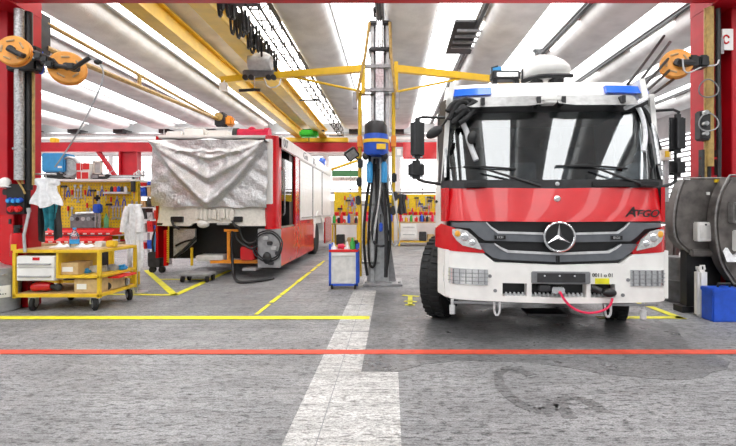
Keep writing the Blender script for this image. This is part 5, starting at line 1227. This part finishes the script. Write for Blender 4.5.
MB().box(X(90.5, 7.95), X(106, 7.95), 7.95, 8.15, zs, Z(174, 7.95), .02).build('radio_case', 'dark', t); MB().box(X(91.5, 7.95), X(98, 7.95), 7.943, 7.952, zs + .02, Z(175, 7.95)).build('speaker', 'midgrey', t, False); MB().box(X(99, 7.95), X(105, 7.95), 7.943, 7.952, zs + .05, Z(175, 7.95)).build('dial', 'white', t, False)
MB().tube([(X(104, 7.95), 8.05, Z(174, 7.95)), (X(112, 7.95), 8.05, Z(168, 7.95))], .006, 6).build('antenna', 'steel', t)
t = thing('wire_cage', 'small cream frame standing on the black radio', 'frame', (X(98, 8.05), 8.05, Z(174, 7.95)))
xx0, xx1 = X(93.5, 8.05), X(102.5, 8.05); z0, z1 = Z(174, 7.95) + .001, Z(161, 8.05)
MB().box(xx0, xx1, 8.03, 8.06, z0, z0 + .03).box(xx0, xx1, 8.03, 8.06, z1 - .03, z1).box(xx0, xx0 + .03, 8.03, 8.06, z0, z1).box(xx1 - .03, xx1, 8.03, 8.06, z0, z1).build('rim', 'cream', t, False); MB().box(xx0 + .03, xx1 - .03, 8.05, 8.055, z0 + .03, z1 - .03).build('pane', 'lightgrey', t, False)
t = thing('loose_antenna_rods', 'bundle of thin steel rods sticking out over the right of the shelf', 'rods', (X(122, 7.95), 7.95, zs))
for i in range(4): MB().tube([(X(106, 7.95), 8.0 + .03 * i, zs + .012 + .02 * i), (X(134 + 2 * i, 7.95), 8.0 + .03 * i, zs + .012 + .022 * i)], .01, 6).build('rod', ('steel', 'grey')[i % 2], t)
t = thing('white_lamp_bracket', 'jumble of white brackets on the shelf end above the coverall', 'bracket', (X(132, 7.95), 7.95, zs))
for i in range(5):
    a = X(127 + 2.4 * i, 7.95); MB().tube([(a, 8.15, zs), (a + .02, 8.14, zs + .12 + .03 * (i % 3)), (a + .08, 8.12, zs + .13 + .04 * (i % 2)), (a + .09, 8.12, zs + .06)], .012, 6).build('bent_bar', ('white', 'lightgrey')[i % 2], t)
# white coverall hanging on a stand, right end of the bench
t = thing('coat_stand', 'thin steel stand carrying the white coverall', 'stand', (X(133, 7.1), 7.15, 0))
MB().cyl((X(133, 7.1), 7.2, 0), (X(133, 7.1), 7.2, 1.5), .018, 10).cyl((X(133, 7.1), 7.2, 0), (X(133, 7.1), 7.2, .02), .17, 20).build('pole', 'steel', t)
MB().cyl((X(127.5, 7.1), 7.2, 1.44), (X(139, 7.1), 7.2, 1.44), .012, 8).build('cross_bar', 'steel', t)
cv = thing('coverall', 'long white grey coverall hanging on the stand beside the tool board', 'coverall', (X(134, 7.1), 7.12, .45))
def cov(u, v):
    zt_, zb2 = Z(204, 7.1), Z(268, 7.1)
    z = zb2 + (zt_ - zb2) * v
    half_ = (.075 + .055 * min(1, (1 - v) * 5)) * (1.0 if v > .45 else .85 + .2 * v)
    return (X(133.5, 7.1) + .02 * (1 - v) + (2 * u - 1) * half_ + .01 * math.sin(9 * v), 7.10 - .035 * math.sin(u * 16 + 2 * v) - .05 * math.sin(PI * u), z)
MB().slab(cov, 28, 24, (0, .02, 0)).build('coverall_body', 'cloth_white', cv)
for s, a in ((-1, 126), (1, 141)):
    MB().tube([(X(133 + s * 4, 7.1), 7.09, Z(207, 7.1)), (X(a, 7.1), 7.07, Z(216, 7.1)), (X(a - s * .5 - (2 if s < 0 else 0), 7.1), 7.05, Z(232, 7.1))], lambda q: .055 - .012 * q, 10, 2).build('sleeve', 'cloth_white', cv)
for px in (136, 140): MB().tube([(X(px - 1, 7.1), 7.08, Z(240, 7.1)), (X(px, 7.1), 7.07, Z(258, 7.1)), (X(px - .5, 7.1), 7.06, Z(271, 7.1))], .03, 8, 1).build('trouser_leg', 'offwhite', cv)
# ================================================================== swivel hose reels on the posts
def reel(name, label, c, r, tilt, mt='reel_orange', Y=6.0):
    t = thing(name, label, 'reel', c)
    ax = Vector((math.sin(tilt), -math.cos(tilt), .12)).normalized()
    MB().lathe([(.02, -.05), (r * .93, -.05), (r, -.035), (r, -.02), (r * .9, -.015), (r * .9, .015), (r, .02), (r, .035), (r * .93, .05), (.02, .05)], c, ax, 36).build('disc', mt, t)
    MB().lathe([(.01, .05), (.045, .05), (.045, .09), (.01, .09)], c, ax, 16).build('hub', 'black', t)
    a = ax.orthogonal().normalized(); b = ax.cross(a)
    for k in range(5):
        an = 2 * PI * k / 5 + .4; p = Vector(c) + ax * .051 + (a * math.cos(an) + b * math.sin(an)) * r * .62
        q = MB(); q.tube([tuple(p - (a * -math.sin(an) + b * math.cos(an)) * .045), tuple(p + (a * -math.sin(an) + b * math.cos(an)) * .045)], .014, 6); q.build('slot', 'wood', t)
    return t, ax
t, ax = reel('swivel_reel', 'orange hose reel disc in front of the left red post', (X(13.5, 5.7), 5.72, Z(51, 5.7)), .20, .15)
MB().tube([(X(13.5, 5.7), 5.62, Z(51, 5.7)), (X(26, 5.7), 5.62, Z(57, 5.7)), (X(30, 5.8), 5.8, Z(58, 5.8)), (X(32, 6.0), 6.13, Z(58, 6.1))], .035, 8).build('arm', 'black', t)
t2, ax = reel('swivel_reel', 'orange hose reel disc on the bracket reaching right of the left post', (X(66.5, 5.7), 5.72, Z(68, 5.7)), .215, .5)
ar = MB().tube([(X(36, 6.0), 6.13, Z(60, 6.0)), (X(42, 5.7), 5.75, Z(59, 5.7)), (X(55, 5.6), 5.6, Z(65, 5.6))], .045, 8).tube([(X(38, 5.75), 5.7, Z(52, 5.7)), (X(52, 5.6), 5.62, Z(60, 5.6)), (X(57, 5.6), 5.6, Z(66, 5.6))], .03, 8).tube([(X(55, 5.6), 5.58, Z(66, 5.6)), (X(66, 5.55), 5.55, Z(67, 5.55)), (X(74, 5.55), 5.55, Z(68, 5.55)), (X(90, 5.55), 5.55, Z(57.5, 5.55))], .028, 8)
ar.build('arm', 'black', t2)
for px, py in ((42, 58), (48, 61), (53, 66), (74, 68)): MB().box(X(px, 5.6) - .05, X(px, 5.6) + .05, 5.52, 5.66, Z(py + 3, 5.6), Z(py - 3.5, 5.6), .015).build('arm_joint', 'black', t2)
MB().tube([(X(90, 5.55), 5.55, Z(57.5, 5.55)), (X(95, 5.55), 5.55, Z(60, 5.55)), (X(100, 5.55), 5.55, Z(64, 5.55)), (X(104, 5.55), 5.55, Z(72, 5.55)), (X(102, 5.55), 5.55, Z(84, 5.55)), (X(86, 5.55), 5.6, Z(112, 5.55)), (X(64, 5.55), 5.7, Z(140, 5.55)), (X(40, 5.6), 5.85, Z(165, 5.6))], .009, 6, 2).build('reel_cable', 'midgrey', t2)
MB().ball((X(98, 5.55), 5.55, Z(62, 5.55)), .05, .04, .035).build('cable_stop', 'black', t2)
MB().box(X(5, 5.95), X(35, 5.95), 5.95, 6.14, Z(70, 5.95), Z(45, 5.95), .02).build('mounting_box', 'black', t)
single(MB().tube([(X(39, 6.05) + .05 * math.cos(a), 6.08, Z(58, 6.05) + .16 * math.sin(a) - .05) for a in [2 * PI * k / 18 for k in range(19)]], .008, 6), 'blue_cable_loop', 'blue', 'thin blue cable loop hanging at the left red post', 'cable')
t3, ax = reel('swivel_reel', 'orange hose reel disc bracketed to the right red post', (X(677, 5.7), 5.72, Z(64, 5.7)), .19, -.35)
MB().tube([(X(680, 5.6), 5.6, Z(63, 5.6)), (X(694, 5.65), 5.65, Z(62, 5.6)), (X(708, 5.9), 5.95, Z(62, 5.9)), (X(712, 6), 6.2, Z(62, 6))], .05, 8).build('arm', 'black', t3)
for px in (690, 700): MB().box(X(px, 5.7) - .06, X(px, 5.7) + .06, 5.6, 5.78, Z(69, 5.7), Z(57, 5.7), .02).build('arm_joint', 'black', t3)
MB().tube([(X(680, 5.6), 5.55, Z(60, 5.6)), (X(681, 5.6), 5.55, Z(72, 5.6)), (X(686, 5.6), 5.55, Z(75, 5.6)), (X(700, 5.7), 5.65, Z(67, 5.7)), (X(714, 5.8), 5.75, Z(67, 5.8)), (X(719, 5.9), 5.9, Z(60, 5.9))], .01, 6, 2).build('reel_cable', 'lightgrey', t3)
# right post services
single(MB().cyl((X(715.5, 5.85), 5.95, 1.95), (X(715.5, 5.85), 5.95, 4.1), .045, 12), 'service_pipe', 'brass', 'brown vertical service pipe running up the right red post', 'pipe')
single(MB().cyl((X(707, 5.95), 5.98, Z(180, 5.95)), (X(707, 5.95), 5.98, 4.1), .02, 8), 'conduit', 'brass', 'thin brown conduit between the flanges of the right red post', 'pipe')
for i, (px, lab) in enumerate(((710.5, 'black hose running up the right red post next to the thin conduit'), (720.5, 'black hose running up the right red post beyond the brown pipe'))):
    single(MB().tube([(X(px, 5.95), 5.99, 1.6), (X(px + .8, 5.95), 5.99, 2.4), (X(px - .5, 5.95), 5.99, 3.2), (X(px, 5.95), 5.99, 4.1)], .032, 8, 2), 'post_hose', 'black', lab, 'hose')
for i, (py, lab) in enumerate(((84, 'upper thin cable loop on the right red post'), (118, 'lower thin cable loop on the right red post'))):
    single(MB().tube([(X(712, 5.8) + .13 * math.cos(a), 5.86 + .02 * math.sin(2 * a), Z(py + 3, 5.8) + .12 * math.sin(a)) for a in [2 * PI * k / 20 for k in range(21)]], .009, 6), 'cable_loop', ('grey', 'midgrey')[i], lab, 'cable')
vb = thing('valve_unit', 'dark valve unit with fittings on the right post at mirror height', 'valve', (X(705, 5.9), 5.95, 2.4))
MB().box(X(701, 5.9), X(712, 5.9), 5.9, 6.04, Z(140, 5.9), Z(110, 5.9), .02).build('valve_body', 'dark', vb)
for py in (113, 124, 134): MB().cyl((X(704, 5.9), 5.9, Z(py, 5.9)), (X(704, 5.9), 5.84, Z(py, 5.9)), .03, 10).build('fitting', 'steel', vb)
sg = thing('post_sign', 'small white sign with a red mark on the right red post', 'sign', (X(728, 5.98), 6.0, 3.3))
MB().box(X(722, 6.02), X(733, 6.02), 6.015, 6.035, Z(50, 6.02), Z(29, 6.02)).build('sign_plate', 'white', sg, False)
MB().tube([(X(727, 6.0) + .04 * math.cos(a), 6.012, Z(39, 6.0) + .055 * math.sin(a)) for a in [.3 + 1.7 * PI * k / 14 for k in range(15)]], .012, 6).build('sign_mark', 'red', sg)
MB().box(X(716, 6.02), X(723, 6.02), 6.0, 6.03, Z(54, 6.02), Z(39, 6.02)).build('bracket', 'midgrey', sg, False)
# straps fanning from the post down to the front truck roof
for i, (a, b) in enumerate((((664, 36), (628, 84)), ((670, 42), (634, 88)), ((674, 52), (639, 91)), ((676, 64), (643, 94)), ((678, 76), (646, 98)))):
    Y0, Y1 = 5.85, 5.08 + .03 * i
    single(MB().tube([(X(a[0], Y0), Y0, Z(a[1], Y0)), (X((a[0] + b[0]) / 2, 5.5), 5.5, Z((a[1] + b[1]) / 2 + .8, 5.5)), (X(b[0], Y1), Y1, Z(b[1], Y1))], .018, 8, 1), 'supply_hose', 'black', ('topmost', 'second', 'third', 'fourth', 'lowest')[i] + ' of five black hoses fanning from the right orange reel to the front truck roof', 'hose', 'hoses fanning down to the front truck roof')

# ================================================================== oval tank ends at the right
def oval(name, label, left, cxp, Y, dep):
    """left: photo pixels down the left edge, mirrored about cxp"""
    cx = X(cxp, Y); L = [(X(a, Y) - cx, Z(b, Y)) for a, b in left]
    for _ in range(2):
        q = [L[0]]
        for a, b in zip(L, L[1:]): q += [(a[0] * .75 + b[0] * .25, a[1] * .75 + b[1] * .25), (a[0] * .25 + b[0] * .75, a[1] * .25 + b[1] * .75)]
        L = q + [L[-1]]
    zc = (L[0][1] + L[-1][1]) / 2; z0 = L[-1][1]
    t = thing(name, label, 'tank', (cx, Y + dep / 2, 0))
    def ring(k): return [(cx + x * k, zc + (z - zc) * k) for x, z in L] + [(cx - x * k, zc + (z - zc) * k) for x, z in reversed(L)]
    MB().prism(ring(.97), Y + .02, Y + dep, 'y').build('shell', 'tank', t, False)
    MB().prism(ring(.95), Y + .0, Y + .03, 'y').build('end_panel', 'tank', t, False)
    R1 = ring(1.0); MB().tube([(p[0], Y + .02, p[1]) for p in R1] + [(R1[0][0], Y + .02, R1[0][1])], .012, 8).build('rim', 'tank_rim', t)
    w_ = -L[0][0]
    MB().box(cx - w_ * .8, cx + w_ * .8, Y + .05, Y + dep - .02, .08, z0 + .03).box(cx - w_ * 1.1, cx + w_ * 1.1, Y + .02, Y + dep, 0, .08).build('cradle', 'black', t, False)
    return t
d1 = oval('oval_tank', 'dark scuffed oval tank end just right of the front truck', [(685, 178), (679, 192), (675, 212), (674.5, 228), (677, 242), (689, 252)], 706, 5.80, .2)
d2 = oval('oval_tank', 'dark scuffed oval tank end at the right edge of the photo', [(731, 175), (721, 192), (716, 215), (717, 240), (722, 265), (735, 284)], 756, 5.57, .19)
def wbox(px0, px1, py0, py1, Y, par, mt='white', nm='control_box'):
    o = MB().box(X(px0, Y), X(px1, Y), Y - .1, Y + .01, Z(py1, Y), Z(py0, Y), .012).build(nm, mt, par, label=('white control box' if mt == 'white' else None))
    MB().box(X(px0 + 1.5, Y), X(px1 - 1.5, Y), Y - .108, Y - .098, Z(py1 - 3, Y), Z(py0 + 3, Y), .003).build('box_lid', 'offwhite' if mt == 'white' else 'dark', o)
    MB().cyl((X((px0 + px1) / 2, Y), Y - .105, Z(py0 + 2.4, Y)), (X((px0 + px1) / 2, Y), Y - .115, Z(py0 + 2.4, Y)), .012, 8).build('lock', 'dark', o)
wbox(693, 707, 222, 241, 5.80, d1)
wbox(728, 740, 202, 223, 5.57, d2, 'tank_rim'); wbox(732, 744, 230, 251, 5.57, d2)
MB().box(X(706, 5.8), X(709, 5.8), 5.78, 5.80, Z(195, 5.8), Z(192, 5.8)).build('plate', 'white', d1, False)
MB().box(X(714, 5.8), X(726, 5.8), 5.77, 5.80, Z(182.5, 5.8), Z(179.5, 5.8)).build('yellow_plate', 'yellow', d1, False)
MB().box(X(688, 5.8), X(716, 5.8), 5.72, 5.80, Z(256, 5.8), Z(249, 5.8), .02).build('ledge', 'tank', d1)
MB().slab(lambda u, v: (X(727 + 20 * u, 5.5), 5.50 + .06 * v, Z(262, 5.5) + .05 * math.sin(9 * u) * v + .12 * v), 8, 3, (0, .01, .01)).build('rag_bundle', 'cloth_white', d2, label='white rag stuck on the tank end')
lr = thing('post_ladder', 'dark red steel ladder frame behind the oval tanks at the right post', 'ladder', (X(708, 6.0), 5.98, 0))
for px in (700, 716): MB().box(X(px, 6.0), X(px + 2.5, 6.0), 5.96, 6.03, 0, Z(150, 6.0)).build('stile', 'dark', lr, False)
for k in range(8): MB().box(X(700, 6.0), X(718, 6.0), 5.98, 6.01, .3 + .25 * k, .33 + .25 * k).build('rung', 'red_steel', lr, False)
t = thing('blue_toolbox', 'blue metal toolbox on the floor at the right edge', 'toolbox', (X(726, 5.34), 5.44, 0))
MB().box(X(712.5, 5.34), X(742, 5.34), 5.33, 5.54, .0, Z(289, 5.34), .012).build('box_body', 'blue', t)
MB().box(X(712, 5.34), X(742.5, 5.34), 5.32, 5.55, Z(293, 5.34), Z(288.5, 5.34), .01).build('lid', 'blue', t)
MB().tube([(X(724, 5.34), 5.44, Z(288.5, 5.34)), (X(724, 5.34), 5.44, Z(285, 5.34)), (X(736, 5.34), 5.44, Z(285, 5.34)), (X(736, 5.34), 5.44, Z(288.5, 5.34))], .014, 8).build('handle', 'black', t)
t = thing('white_canister', 'white plastic canister standing under the right oval tanks', 'canister', (X(708, 5.5), 5.63, 0))
MB().box(X(703, 5.5), X(713, 5.5), 5.57, 5.69, .0, Z(271, 5.5), .03).build('canister_body', 'white', t); MB().cyl((X(706, 5.5), 5.63, Z(271, 5.5)), (X(706, 5.5), 5.63, Z(268, 5.5)), .035, 12).build('cap', 'offwhite', t)
MB().tube([(X(707.5, 5.5), 5.63, Z(271, 5.5)), (X(708, 5.5), 5.63, Z(267, 5.5)), (X(711.5, 5.5), 5.63, Z(267, 5.5)), (X(712, 5.5), 5.63, Z(271, 5.5))], .014, 8).build('grip', 'white', t)
t = thing('grey_drum', 'dark grey drum with white cap between the front truck and the tanks', 'drum', (X(679, 6.6), 6.6, 0))
MB().lathe([(.02, 0), (.23, 0), (.24, .03), (.23, .06), (.23, .3), (.245, .32), (.23, .34), (.23, .62), (.21, .66), (.02, .66)], (X(680, 6.6), 6.6, 0.002), (0, 0, 1), 26).build('drum_body', 'grey', t)
MB().lathe([(.01, 0), (.07, 0), (.07, .05), (.05, .09), (.01, .09)], (X(680, 6.6), 6.5, .66), (0, 0, 1), 16).build('cap', 'white', t)
for k, (px, h) in enumerate(((670, 1.5), (688, 1.3), (698, 1.75))):
    single(MB().box(X(px, 7.4), X(px + 9, 7.4), 7.3, 7.7, .0, h, .02).box(X(px + 1, 7.4), X(px + 8, 7.4), 7.28, 7.3, .2, h - .1), 'equipment_locker', ('tank', 'dark', 'dark')[k], ('brown grey locker behind the drum right of the front truck', 'low dark locker behind the first oval tank', 'tall dark locker beside the right red post')[k], 'locker')
t = thing('wall_control_box', 'cream electric box seen between the front truck mirror and the right post', 'electric box', (X(664, 9), 9, 1.9))
MB().box(X(662, 9.0), X(672, 9.0), 9.0, 9.25, Z(160, 9), Z(148, 9), .02).build('box_body', 'cream', t); MB().box(X(665, 9), X(669, 9), 8.98, 9.0, Z(157, 9), Z(151, 9)).build('plate', 'yellow', t, False)
MB().box(X(665, 9.1), X(669, 9.1), 9.1, 9.18, 0, Z(159, 9)).build('stand_post', 'midgrey', t, False)

# ================================================================== background benches and clutter
def back_station(xa, xb, Y, where, seed, drw=True):
    r = random.Random(seed)
    t = bench(xa, xb, Y, Y + .8, .92, 'yellow', 'far workbench with drawers ' + where, drawers=[(xa + .08, xa + .72)] if drw else None)
    q = thing('pegboard', 'yellow tool board over the far workbench ' + where, 'tool board', ((xa + xb) / 2, Y + .8, 0))
    MB().box(xa, xb, Y + .82, Y + .86, 1.15, 1.98).build('board', 'peg_yellow', q, False)
    for x in (xa, xb - .06): MB().box(x, x + .06, Y + .86, Y + .92, 0, 2.0).build('side_post', 'yellow', q, False)
    nb = max(3, int((xb - xa) / .2))
    for i in range(nb): dup(b0_, (xa + .14 + i * (xb - xa - .28) / (nb - 1), Y + .6, .921), None, 'red bin on the far workbench ' + where, 'red bins on the far workbench ' + where)
    for i in range(int((xb - xa) * 13)):
        k = r.choice(('screwdriver', 'wrench', 'pliers', 'hammer'))
        hang(k, (xa + .12 + (xb - xa - .24) * r.random(), Y + .79, 1.42 + .5 * r.random()), '%s hanging on the far tool board %s' % (k, where), '%ss on the far tool board %s' % (k, where), 1.6)
    for i in range(4):
        if xb - xa < 1.4 and i > 1: continue
        o0 = .8 if drw else .1; x = xa + o0 + (xb - xa - o0 - .1) * (i + .5) / (4 if xb - xa >= 1.4 else 2); h = r.uniform(.15, .32); mt = ('dark', 'card', 'lightgrey', 'green')[i]
        single(MB().box(x - .09, x + .09, Y + .1, Y + .35, .921, .921 + h, .02).box(x - .05, x + .05, Y + .08, Y + .1, .95, .92 + h * .6), 'tool_case', mt, ('black', 'brown', 'grey', 'green')[i] + ' case on the far workbench ' + where, 'case')
    for i in range(3):
        if xb - xa < 1.4 and i > 1: continue
        o0 = .8 if drw else .1; x = xa + o0 + (xb - xa - o0 - .1) * (i + .5) / (3 if xb - xa >= 1.4 else 2); h = (.35, .25, .42)[i]
        single(MB().box(x - .13, x + .13, Y + .15, Y + .5, .181, .18 + h, .015).box(x - .1, x + .1, Y + .13, Y + .15, .2, .16 + h), 'crate', ('dark', 'card', 'red_bin')[i], ('black', 'brown', 'red')[i] + ' crate under the far workbench ' + where, 'crate')
    for i in range(nb):
        mt = ('red_bin', 'blue', 'dark', 'pink', 'yellow', 'green')[(i + seed) % 6]; cn = {'red_bin': 'red', 'blue': 'blue', 'dark': 'black', 'pink': 'pinkish red', 'yellow': 'yellow', 'green': 'green'}[mt]
        x = xa + .1 + i * (xb - xa - .2) / (nb - 1); h = r.uniform(.18, .34)
        single(MB().lathe([(.01, 0), (.045, 0), (.05, .02), (.05, h * .7), (.02, h * .85), (.02, h), (.01, h)], (x, Y + .05, .921), (0, 0, 1), 12), 'bottle', mt, cn + ' bottle on the far bench ' + where, 'bottle', cn + ' bottles on the far workbench ' + where)
        single(MB().prism([(Y + .7, 1.16), (Y + .8, 1.16), (Y + .8, 1.30), (Y + .68, 1.27)], x - .07, x + .07, 'x').box(x - .03, x + .03, Y + .675, Y + .69, 1.18, 1.21), 'wall_bin', 'red_bin', 'red bin under the far board ' + where, 'bin', 'red bins hung under the far tool board ' + where)
    return t
back_station(X(398, 16.5), X(446, 16.5), 16.5, 'between the central post and the front truck', 3)
back_station(X(331, 14.6), X(359, 14.6), 14.6, 'left of the central post behind the tool cart', 5, False)
back_station(X(364, 17), X(394, 17), 17.0, 'directly behind the central post', 9, False)
t = thing('heater_jacket', 'black jacket hanging at the left end of the far bench by the front truck', 'jacket', (X(401, 16.4), 16.5, 1.2))
q = cloth(397, 407, 194, 214, 16.42, 4); q.build('jacket_body', 'dark', t); MB().cyl((X(402, 16.4), 16.42, Z(196, 16.4)), (X(402, 16.4), 17.33, Z(193, 16.4)), .02, 6).build('hook', 'steel', t)
# green sign beam and grey rail on the far wall
t = thing('green_sign', 'long pale green sign board high on the far wall left of the post', 'sign', (X(346, 18.7), 18.7, 2.8))
MB().box(X(332, 18.7), X(361, 18.7), 18.66, 18.74, Z(176.5, 18.7), Z(170.5, 18.7)).build('sign_board', 'sign_green', t, False)
for px in (334, 359): MB().box(X(px, 18.7), X(px + 1, 18.7), 18.74, 19.59, Z(174, 18.7), Z(172.5, 18.7)).build('bracket', 'grey', t, False)
MB().box(X(332, 18.7), X(361, 18.7), 18.66, 18.74, Z(181, 18.7), Z(177, 18.7)).build('lower_board', 'white', t, False)
text('sign_lettering', 'TR-WOLF', (X(348, 18.65), 18.655, Z(179, 18.7)), .15, 'midgrey', t)
single(MB().cyl((X(328, 18.9), 18.9, Z(193, 18.9)), (X(470, 18.9), 18.9, Z(192.5, 18.9)), .05, 8), 'wall_pipe', 'grey', 'long thin grey pipe along the far wall above the benches', 'pipe')
single(MB().tube([(X(330, 17.2), 17.2, Z(170, 17.2)), (X(356, 17.2), 17.2, Z(161, 17.2))], .05, 8).cyl((X(356, 17.2), 17.2, Z(161, 17.2)), (X(356, 17.2), 17.9, Z(160, 17.2)), .04).cyl((X(356, 17.2), 17.88, Z(160, 17.2)), (X(356, 17.2), 17.88, 3.74), .04), 'boom', 'yellow', 'thin yellow boom slanting across the far windows left of the post', 'boom')
t = thing('door_sign', 'white panel hanging on the red beam right of the central post', 'sign', (X(399, 17.8), 17.8, 3.6))
MB().box(X(395, 17.8), X(403, 17.8), 17.80, 17.845, Z(157, 17.8), Z(147, 17.8)).build('sign_plate', 'lightgrey', t, False); MB().box(X(397, 17.8), X(401, 17.8), 17.79, 17.80, Z(155, 17.8), Z(149, 17.8)).build('sign_face', 'white', t, False)
# red panel behind the left mirror
single(MB().box(X(403, 17.7), X(440, 17.7), 17.72, 17.8, Z(159, 17.7), Z(142, 17.7), .01).box(X(405, 17.7), X(438, 17.7), 17.70, 17.72, Z(157, 17.7), Z(144, 17.7)), 'notice_board', 'red', 'red board on the crane beam behind the left mirror of the front truck', 'board')
# left background: shelf rack and covered things behind the pegboard
YR = 10.6
rk = thing('shelf_rack', 'grey steel shelf rack with coloured crates left of the covered truck', 'rack', (X(148, YR), YR + .2, 0))
for px in (138, 161):
    for y in (YR, YR + .4): MB().box(X(px, YR), X(px, YR) + .04, y, y + .04, 0, Z(180, YR)).build('upright', 'midgrey', rk, False)
rz = [Z(249, YR), Z(232, YR), Z(219, YR), Z(207, YR), Z(196, YR), Z(186, YR)]
for z in rz: MB().box(X(138, YR), X(162, YR), YR, YR + .42, z - .02, z).build('shelf', 'lightgrey', rk, False)
names = ['bottom', 'second', 'third', 'fourth', 'fifth', 'top']
for j, z in enumerate(rz):
    for i in range(3):
        x = X(142 + 7 * i, YR); mt = ('red_bin', 'dark', 'blue', 'lightgrey', 'card')[(i * 2 + j * 3) % 5]; h = .16 + .05 * ((i + j) % 3) if j < 5 else .12
        single(MB().prism([(YR + .05, z + .001), (YR + .35, z + .001), (YR + .36, z + h), (YR + .02, z + h)], x - .065, x + .065, 'x').box(x - .03, x + .03, YR + .0, YR + .03, z + h * .5, z + h * .7), 'crate', mt, '%s crate %s on the %s shelf of the grey rack' % ({'red_bin': 'red', 'dark': 'black', 'blue': 'blue', 'lightgrey': 'grey', 'card': 'brown'}[mt], ('at the left', 'in the middle', 'at the right')[i], names[j]), 'crate', 'crates on the grey rack')
t = thing('welding_cart', 'dark equipment cart with a light blue canister under the grey rack side', 'cart', (X(154, 9.9), 9.9, 0))
MB().box(X(150, 9.6), X(163, 9.6), 9.5, 9.9, .12, .45, .02).build('cart_body', 'dark', t); MB().lathe([(.01, 0), (.09, 0), (.09, .35), (.04, .42), (.01, .42)], (X(155, 9.6), 9.7, .45), (0, 0, 1), 14).build('canister', 'lightblue', t)
for px in (151.5, 161): MB().cyl((X(px, 9.5), 9.52, .07), (X(px, 9.5), 9.58, .07), .07, 12).build('wheel', 'rubber', t)
MB().tube([(X(158, 9.6), 9.6, .45), (X(160, 9.6), 9.55, .8), (X(156, 9.6), 9.6, 1.0), (X(152, 9.6), 9.6, .7), (X(153, 9.6), 9.6, .45)], .02, 8, 2).build('hose', 'dark', t)
MB().box(X(159, 9.6), X(163, 9.6), 9.55, 9.8, .45, .72, .01).build('white_box', 'white', t)
# yellow limit block on the left wall beam
single(MB().box(X(42, 17.5), X(48, 17.5), 17.87, 18.13, 4.1, 4.3, .03), 'end_stop', 'yellow', 'small yellow end stop block on the far red beam at the left', 'block')
